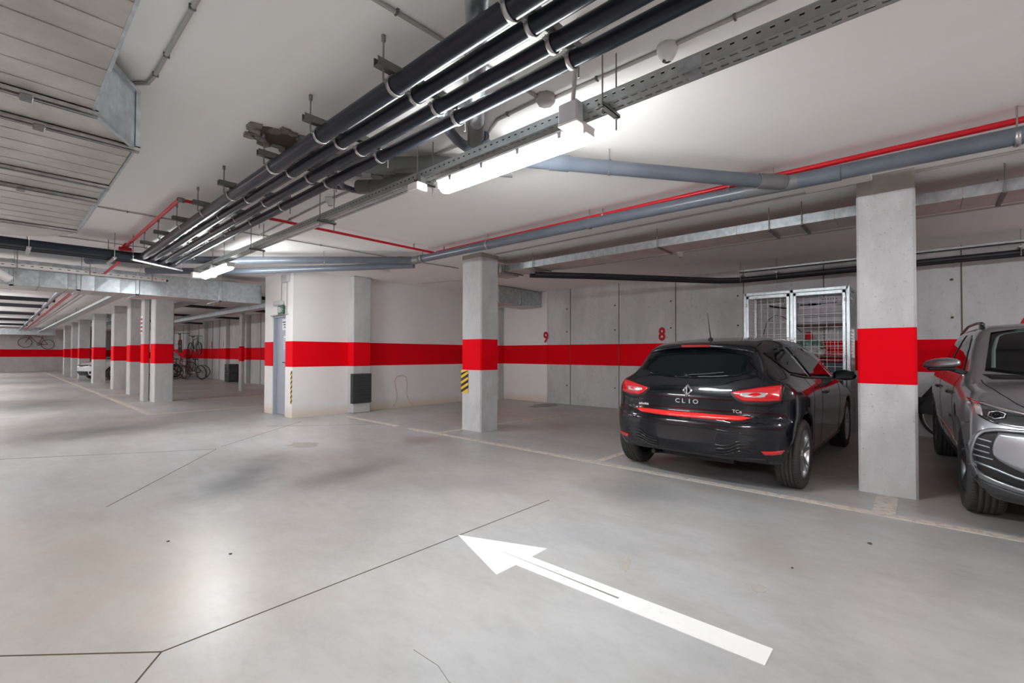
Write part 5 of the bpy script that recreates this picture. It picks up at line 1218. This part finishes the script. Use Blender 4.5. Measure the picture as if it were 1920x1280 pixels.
    # aerial
    m = MB(); m.lathe([(.026, 0), (.020, .018), (.008, .03), (0, .03)], (.07, 0, car.proj([.07], [0], 'top')[0][0, 2]), 'z', 16)
    m.tube([(.07, 0, 1.37), (.04, 0, 1.46), (-.02, 0, 1.63)], .004, 8, radii=[.006, .004, .002]); m.build('aerial', 'trim_black', root, local=True)
    m = MB(); m.tube([(-.35, .35, .22), (-.50, .36, .24)], .022, 12); m.build('exhaust_pipe', 'gap', root, local=True)
    m = MB(); m.box((-.35, -.35, .20), (-.05, .35, .27)); m.tube([(0, -.7, .31), (0, .7, .31)], .04, 12); m.build('rear_axle', 'gap', root, local=True)
    for x in (0, WB):
        for sg in (1, -1): wheel(root, x, sg*.758, R, .195, sg)
    return root, car
build_hatchback((4.87, 1.63), math.radians(-1.2), 'black hatchback parked nose-in beside the nearest pillar, with a red strip on its tailgate')

#=SUV
def build_suv(loc, rz, label):
    root = empty('car', (loc[0], loc[1], 0), rz, label, 'car'); R = .335; WB = 2.583
    rear = Cur([(.15, -.72), (.4, -.84), (.7, -.86), (.95, -.82), (1.1, -.76), (1.3, -.64), (1.55, -.45)])
    front = Cur([(.12, 3.22), (.22, 3.34), (.32, 3.43), (.45, 3.465), (.62, 3.47), (.72, 3.455), (.80, 3.41), (.88, 3.30), (.95, 3.0), (1.05, 2.5), (1.6, 2.0)])
    top = Cur([(-.9, 1.2), (-.7, 1.38), (-.4, 1.465), (0, 1.505), (.6, 1.525), (1.05, 1.515), (1.30, 1.478), (1.55, 1.385), (1.95, 1.195), (2.22, 1.065), (2.38, 1.012), (2.8, .975), (3.1, .925), (3.3, .870), (3.42, .80), (3.6, .7)])
    bot = Cur([(-.9, .34), (-.5, .26), (0, .22), (2.6, .22), (3.2, .23), (3.5, .27)])
    wid = Tab([(-.8, [(.2, .70), (.4, .80), (.7, .84), (.95, .80), (1.05, .74), (1.2, .66), (1.4, .56), (1.5, .50), (1.62, .40)]),
               (0, [(.2, .80), (.4, .87), (.6, .895), (.8, .90), (.95, .885), (1.03, .85), (1.1, .80), (1.25, .73), (1.4, .665), (1.48, .61), (1.62, .45)]),
               (1.3, [(.2, .80), (.4, .862), (.6, .875), (.8, .888), (.92, .88), (1.0, .85), (1.06, .81), (1.25, .735), (1.4, .665), (1.48, .61), (1.62, .45)]),
               (2.1, [(.2, .80), (.4, .865), (.6, .885), (.8, .893), (.92, .875), (1.0, .83), (1.06, .785), (1.25, .71), (1.5, .60), (1.62, .45)]),
               (2.6, [(.2, .80), (.4, .885), (.6, .912), (.75, .912), (.85, .895), (.93, .845), (1.0, .76), (1.1, .68), (1.6, .5)]),
               (3.1, [(.2, .78), (.4, .875), (.6, .90), (.75, .895), (.85, .87), (.92, .81), (1., .70), (1.6, .5)]),
               (3.45, [(.2, .76), (.4, .865), (.6, .885), (.75, .875), (.85, .84), (.92, .76), (1.6, .5)])])
    def F(P):
        x, y, z = P[:, 0], np.abs(P[:, 1]), P[:, 2]
        xr = rear(z)+.16*(y/.85)**3.4; xf = front(z)-.17*(y/.85)**3.2-.05*(y/.85)**2
        hood = top(x)-.028*(y/.7)**2.2+.012*np.clip((y-.35)/.2, 0, 1)*np.clip((x-2.3)/.3, 0, 1)*np.clip((.75-y)/.2, 0, 1)
        a = smin(x-xr, xf-x, .04); b = smin(wid(x, z)-y, (hood-z)*.95, .06); v = smin(a, b, .06); v = smin(v, z-bot(x), .05)
        v = arch_cut(v, P, 0., R+.005, R+.045, .57); v = arch_cut(v, P, WB, R+.005, R+.045, .57)
        return v
    car = Car(root, F, ((-.92, 3.54), (-.98, .98), (.14, 1.60)))
    def fm(C, N_):
        o = np.zeros(len(C), int); o[(C[:, 2] < .30)] = 1; o[(C[:, 0] < 2.2) & (C[:, 0] > .4) & (C[:, 2] < .36)] = 1
        for xa in (0, WB):
            d = np.hypot(C[:, 0]-xa, C[:, 2]-R-.005); o[(d < R+.043) & (np.abs(C[:, 1]) < .865)] = 1
        return o
    car.shell(.026, 'body', ['grey_paint', 'cladding'], fm)
    P_, rb = car.patch, car.ribbon
    for sg in (1, -1):
        Y = lambda L_: [(sg*a, b) for a, b in L_]
        hl = empty('headlight', (0, 0, 0)); hl.parent = root
        P_('lamp_housing', Y([(.44, .775), (.60, .745), (.70, .740), (.80, .752), (.855, .785), (.872, .83)]), Y([(.44, .785), (.60, .815), (.70, .838), (.80, .864), (.872, .884)]), 'front', .004, 'lamp_grey', 24, 6, hl)
        P_('light_bar', Y([(.45, .780), (.60, .806), (.70, .826), (.80, .850), (.865, .868)]), Y([(.45, .787), (.60, .818), (.70, .842), (.80, .868), (.870, .886)]), 'front', .010, 'chrome', 24, 1, hl)
        P_('light_bar', Y([(.50, .760), (.62, .744), (.70, .741), (.78, .750)]), Y([(.50, .768), (.62, .754), (.70, .752), (.78, .760)]), 'front', .010, 'chrome', 16, 1, hl)
        P_('turn_lamp', Y([(.835, .79), (.862, .80)]), Y([(.835, .858), (.866, .866)]), 'front', .009, 'clear_lens', 4, 3, hl)
        for (cy, cz, ry, rz_) in ((.775, .802, .044, .031), (.60, .785, .030, .020)):
            Pq, Nq = car.proj([sg*cy], [cz], 'front'); n_ = Vector(Nq[0]); c_ = Vector(Pq[0])+n_*.012
            t1 = Vector((0, 0, 1)).cross(n_).normalized(); t2 = n_.cross(t1)
            loop = [c_+t1*(ry*math.cos(a)*1.05)+t2*(rz_*math.sin(a)) for a in lin(PI/6, 2*PI+PI/6, 7)]
            MB().tube(loop, .004, 6).build('light_ring', 'chrome', hl, local=True)
            m = MB(); m.lathe([(0, .012), (.010, .010), (.017, .002), (.019, -.004)], c_, 'x', 16); m.build('projector_lens', 'glass', hl, local=True)
        # intake frame, slats
        fr = Y([(.30, .722), (.60, .722), (.78, .716), (.835, .700), (.868, .665), (.886, .60), (.896, .52), (.888, .445), (.85, .405), (.79, .378), (.69, .352), (.45, .322), (0, .312)])
        rb('grille_frame', fr, .020, 'front', .012, 'grey_paint', 60)
        for z, a0, a1 in ((.645, .862, .805), (.607, .874, .812), (.569, .880, .815), (.531, .884, .800)): rb('grille_slat', Y([(a0, z), (a1, z-.012)]), .008, 'front', .010, 'galv', 6)
        rb('grille_slat', Y([(.875, .485), (.80, .462), (.70, .425), (.45, .385), (0, .372)]), .012, 'front', .010, 'galv', 30)
        rb('bonnet_gap', [(2.30, sg*.74), (2.6, sg*.735), (2.9, sg*.72), (3.15, sg*.68), (3.28, sg*.62)], .006, 'top', .0015, 'gap')
        rb('bumper_gap', [(2.93, .72), (3.02, .725), (3.12, .74)], .005, 'left' if sg > 0 else 'right', .0015, 'gap')
    P_('grille_recess', [(-.888, .45), (-.85, .408), (-.79, .38), (-.69, .355), (-.4, .322), (0, .312), (.4, .322), (.69, .355), (.79, .38), (.85, .408), (.888, .45)], [(-.885, .60), (-.868, .665), (-.835, .698), (-.78, .712), (-.60, .718), (0, .718), (.60, .718), (.78, .712), (.835, .698), (.868, .665), (.885, .60)], 'front', .004, 'trim_black', 50, 10)
    P_('grille_panel', [(-.800, .58), (-.795, .548), (-.765, .514), (-.69, .472), (-.45, .432), (0, .42), (.45, .432), (.69, .472), (.765, .514), (.795, .548), (.800, .58)], [(-.800, .60), (-.775, .700), (-.5, .708), (0, .708), (.5, .708), (.775, .700), (.800, .60)], 'front', .016, 'grey_paint', 50, 8)
    m = MB()
    for k in range(7):
        y = -.70+k*.03; Pq, Nq = car.proj([y], [.668], 'front'); m.cbox((Pq[0, 0]+.012, y-.009, .664), (Pq[0, 0]+.022, y+.009, .670), .002)
    m.build('grille_dots', 'white_plastic', root, local=True)
    P_('lower_bumper', [(-.90, .30), (-.80, .285), (-.5, .27), (0, .265), (.5, .27), (.80, .285), (.90, .30)], [(-.92, .392), (-.80, .352), (-.69, .325), (-.4, .298), (0, .29), (.4, .298), (.69, .325), (.80, .352), (.92, .392)], 'front', .012, 'cladding', 50, 3)
    P_('number_plate', [(-.26, .50), (.26, .50)], [(-.26, .61), (.26, .61)], 'front', .022, 'white_plastic', 8, 2)
    P_('windscreen', [(2.14, -.70), (2.24, -.5), (2.30, -.2), (2.30, .2), (2.24, .5), (2.14, .70)], [(1.44, -.575), (1.36, -.3), (1.34, 0), (1.36, .3), (1.44, .575)], 'top', .003, 'glass', 24, 14)
    rb('windscreen_edge', [(2.10, -.645), (1.80, -.605), (1.54, -.545), (1.49, -.50), (1.455, -.40), (1.44, -.2), (1.435, 0), (1.44, .2), (1.455, .40), (1.49, .50), (1.54, .545), (1.80, .605), (2.10, .645)], .026, 'top', .0045, 'screen_edge', 80)
    P_('scuttle', [(2.30, -.68), (2.36, -.3), (2.38, 0), (2.36, .3), (2.30, .68)], [(2.20, -.72), (2.28, -.3), (2.30, 0), (2.28, .3), (2.20, .72)], 'top', .003, 'trim_black', 24, 2)
    for ax, sg in (('left', 1), ('right', -1)):
        P_('side_window', [(-.10, 1.10), (.4, 1.075), (.78, 1.06)], [(-.25, 1.33), (.2, 1.40), (.66, 1.415)], ax, .004, 'glass', 12, 8)
        P_('side_window', [(.88, 1.058), (1.4, 1.05), (1.86, 1.045)], [(.78, 1.418), (1.1, 1.405), (1.32, 1.355), (1.5, 1.28)], ax, .004, 'glass', 16, 8)
        rb('window_trim', [(-.2, 1.085), (.4, 1.058), (.9, 1.042), (1.5, 1.032), (1.98, 1.03)], .018, ax, .006, 'chrome')
        rb('door_gap', [(.80, 1.03), (.84, .85), (.84, .5), (.84, .38)], .006, ax, .0015, 'gap')
        rb('door_gap', [(1.93, 1.02), (1.98, .85), (1.96, .5), (1.94, .38)], .006, ax, .0015, 'gap')
        rb('door_crease', [(.3, .52), (.9, .50), (1.6, .46), (2.1, .42)], .02, ax, .006, 'grey_paint')
        for x in (.62, 1.66): P_('door_handle', [(x, .855), (x+.18, .855)], [(x, .88), (x+.18, .88)], ax, .022, 'trim_black', 6, 2, dome=.01, skirt=.02)
        m = MB(); G = []; c_ = (2.02, sg*.955, 1.118)
        for i in range(11):
            th = PI*i/10; G.append([(c_[0]+.085*math.sin(th)*math.cos(a)*(1 if math.cos(a) > 0 else .45)*(1.0-.15*math.cos(th)), c_[1]+sg*.125*math.cos(th), c_[2]+(.060 if math.sin(a) > 0 else .034)*math.sin(th)**.7*math.sin(a)-.012*math.cos(th)) for a in lin(0, 2*PI, 21)])
        m.grid(G, True, flip=sg < 0); m.build('mirror_cap', 'grey_paint', root, local=True)
        m = MB(); m.cbox((c_[0]-.04, c_[1]-.10, 1.066), (c_[0]+.068, c_[1]+.09, 1.094), .012); m.bar((1.98, sg*.80, 1.045), (2.0, sg*.88, 1.078), .07, .035); m.build('mirror_base', 'trim_black', root, local=True)
        zr = [float(car.proj([x], [sg*.585], 'top')[0][0, 2]) for x in (-.45, -.38, .2, .8, 1.14, 1.24)]
        m = MB(); m.tube([(x, sg*.60, z+dz) for (x, z, dz) in zip((-.45, -.38, .2, .8, 1.14, 1.24), zr, (-.01, .03, .045, .045, .04, -.005))], .014, 10); m.cbox((1.10, sg*.60-.018, zr[4]-.02), (1.20, sg*.60+.018, zr[4]+.045), .012); m.build('roof_rail', 'dark_alloy', root, local=True)
        P_('tail_light', [(-.72, .92), (-.45, .93)], [(-.70, 1.02), (-.45, 1.0)], ax, .006, 'red_lens', 6, 3)
    P_('rear_window', [(-.56, 1.13), (.56, 1.13)], [(-.48, 1.36), (.48, 1.36)], 'rear', .004, 'glass', 16, 6)
    m = MB(); m.box((-.1, -.7, .28), (.1, .7, .38)); m.box((WB-.1, -.7, .28), (WB+.1, .7, .38)); m.build('axle', 'gap', root, local=True)
    for x in (0, WB):
        for sg in (1, -1): wheel(root, x, sg*.779, R, .215, sg, 'dark_alloy', 5, style='single')
    return root
MT['screen_edge'] = mat('screen_dot_edge', (.10, .17, .165), .25, coat=.6)
build_suv((7.672, -1.006), PI+.0445, 'silver-grey crossover facing the aisle at the right edge, right of the nearest pillar')
#=FAR
build_hatchback((5.72, 28.67), PI+math.radians(20), 'white car half hidden between the far pillars', paint='white_paint', detail=False)
# ---------------------------------------------------------------- bicycles
def bicycle(loc, yaw, tilt, label, frame_m='bike', pitch=0., basket=False, sc_=1., grp='parked bicycles'):
    e = empty('bicycle', loc, 0, label, 'bicycle', grp)
    T = Matrix.Rotation(yaw, 4, 'Z') @ Matrix.Rotation(tilt, 4, 'X') @ Matrix.Rotation(pitch, 4, 'Y') @ Matrix.Scale(sc_, 4)
    def B(m, name, mt): m.v = [tuple(T @ Vector(p)) for p in m.v]; return m.build(name, mt, e, local=True)
    r = .33
    for x, nm_ in ((0, 'wheel'), (1.05, 'wheel')):
        m = MB(); m.lathe([(r-.03, -.018), (r-.008, -.02), (r, 0), (r-.008, .02), (r-.03, .018)], (x, 0, r), 'y', 40, closed_prof=True); w_ = B(m, nm_, 'rubber')
        m = MB()
        for k in range(14): a = 2*PI*k/14; m.tube([(x, 0, r), (x+(r-.03)*math.cos(a), 0, r+(r-.03)*math.sin(a))], .002, 4, caps=False)
        m.lathe([(0, -.03), (.03, -.03), (.03, .03), (0, .03)], (x, 0, r), 'y', 10); B(m, 'spokes', 'steel')
    bb, st, hd = (.43, 0, .30), (.30, 0, .80), (.86, 0, .86)
    m = MB()
    for a, b in ((bb, st), (bb, (.88, 0, .76)), ((.31, 0, .76), hd), (bb, (0, 0, r)), ((.31, 0, .74), (0, 0, r)), (hd, (.89, 0, .70)), ((.89, 0, .70), (1.05, 0, r))): m.tube([a, b], .016, 8)
    B(m, 'frame', frame_m)
    m = MB(); m.tube([hd, (.84, 0, .96)], .013, 8); m.tube([(.82, -.29, .97), (.86, -.12, .97), (.86, .12, .97), (.82, .29, .97)], .012, 8); m.tube([(.82, -.29, .97), (.78, -.36, .97)], .017, 8); m.tube([(.82, .29, .97), (.78, .36, .97)], .017, 8); B(m, 'handlebar', 'bike')
    m = MB(); m.tube([st, (.285, 0, .92)], .012, 8); m.cbox((.17, -.06, .92), (.40, .06, .96), .02); B(m, 'saddle', 'black')
    m = MB(); m.lathe([(0, .02), (.09, .02), (.095, .026), (0, .03)], (bb[0], 0, bb[2]), 'y', 18); m.tube([(.43, .03, .30), (.50, .09, .15)], .009, 6); m.tube([(.43, -.03, .30), (.36, -.09, .45)], .009, 6); m.box((.46, .08, .13), (.55, .16, .15)); m.box((.32, -.16, .44), (.41, -.08, .46)); B(m, 'crankset', 'steel')
    if basket: m = MB(); m.cbox((.92, -.16, .80), (1.22, .16, 1.05), .03); B(m, 'front_basket', 'black')
    return e
bicycle((2.28, 43.66, 1.45), PI, 0, 'bicycle hung on the end wall of the aisle', 'bike_red', pitch=-.10, basket=True)
bicycle((6.55, 27.6, 1.10), math.radians(-84), 0, 'bicycle hung high on the wall of the far bays, facing the camera')
bicycle((6.15, 28.0, 1.22), math.radians(-98), 0, 'second bicycle hung beside the first in the far bays', 'bike_red')
bicycle((6.3, 24.6, 0), math.radians(112), -.12, 'first bicycle parked on the floor of the far bays')
bicycle((6.55, 25.6, 0), math.radians(160), .10, 'second bicycle parked on the floor of the far bays', 'bike_red')
bicycle((5.95, 26.3, 0), math.radians(120), -.10, 'third bicycle parked on the floor of the far bays')
# covered bicycle wheel near the back wall
e = empty('covered_bicycle', (8.95, -.30, 0), 0, 'bicycle wheel under a black cover between the crossover and the nearest pillar', 'bicycle')
m = MB(); m.lathe([(.30, -.018), (.325, -.022), (.335, 0), (.325, .022), (.30, .018)], (8.92, -.31, .345), 'x', 48, closed_prof=True); m.build('tyre', 'rubber', e)
m = MB(); m.lathe([(.285, -.012), (.303, -.014), (.303, .014), (.285, .012)], (8.92, -.31, .345), 'x', 48, closed_prof=True); m.build('rim', 'chrome', e)
m = MB()
for k in range(16): a = 2*PI*k/16; m.tube([(8.92, -.31, .345), (8.92, -.31+.29*math.cos(a), .345+.29*math.sin(a))], .0015, 4, caps=False)
m.lathe([(0, -.04), (.03, -.04), (.03, .04), (0, .04)], (8.92, -.31, .345), 'x', 12); m.build('spokes', 'steel', e)
m = MB(); G = []
for i, x in enumerate((8.82, 8.845, 8.885, 8.92, 8.955, 8.995, 9.02)):
    k = (0, .6, .93, 1, .93, .6, 0)[i]
    G.append([(x+.008*math.sin(j*1.9+i), y+.085, .26+.04*math.sin(j*1.3+i)+(z-.26)*(.25+.75*k)) for j, (y, z) in enumerate(((-.04, .42), (-.055, .52), (-.10, .62), (-.20, .74), (-.32, .86), (-.45, .94), (-.62, .97), (-.80, .95), (-.95, .80), (-.98, .5)))])
m.grid(G, True); m.grid([[(8.87, y+.085, z) for y in (-.055, -.3, -.6, -.95)] for z in (.36, .52, .60)], True); m.build('cover', 'black', e)
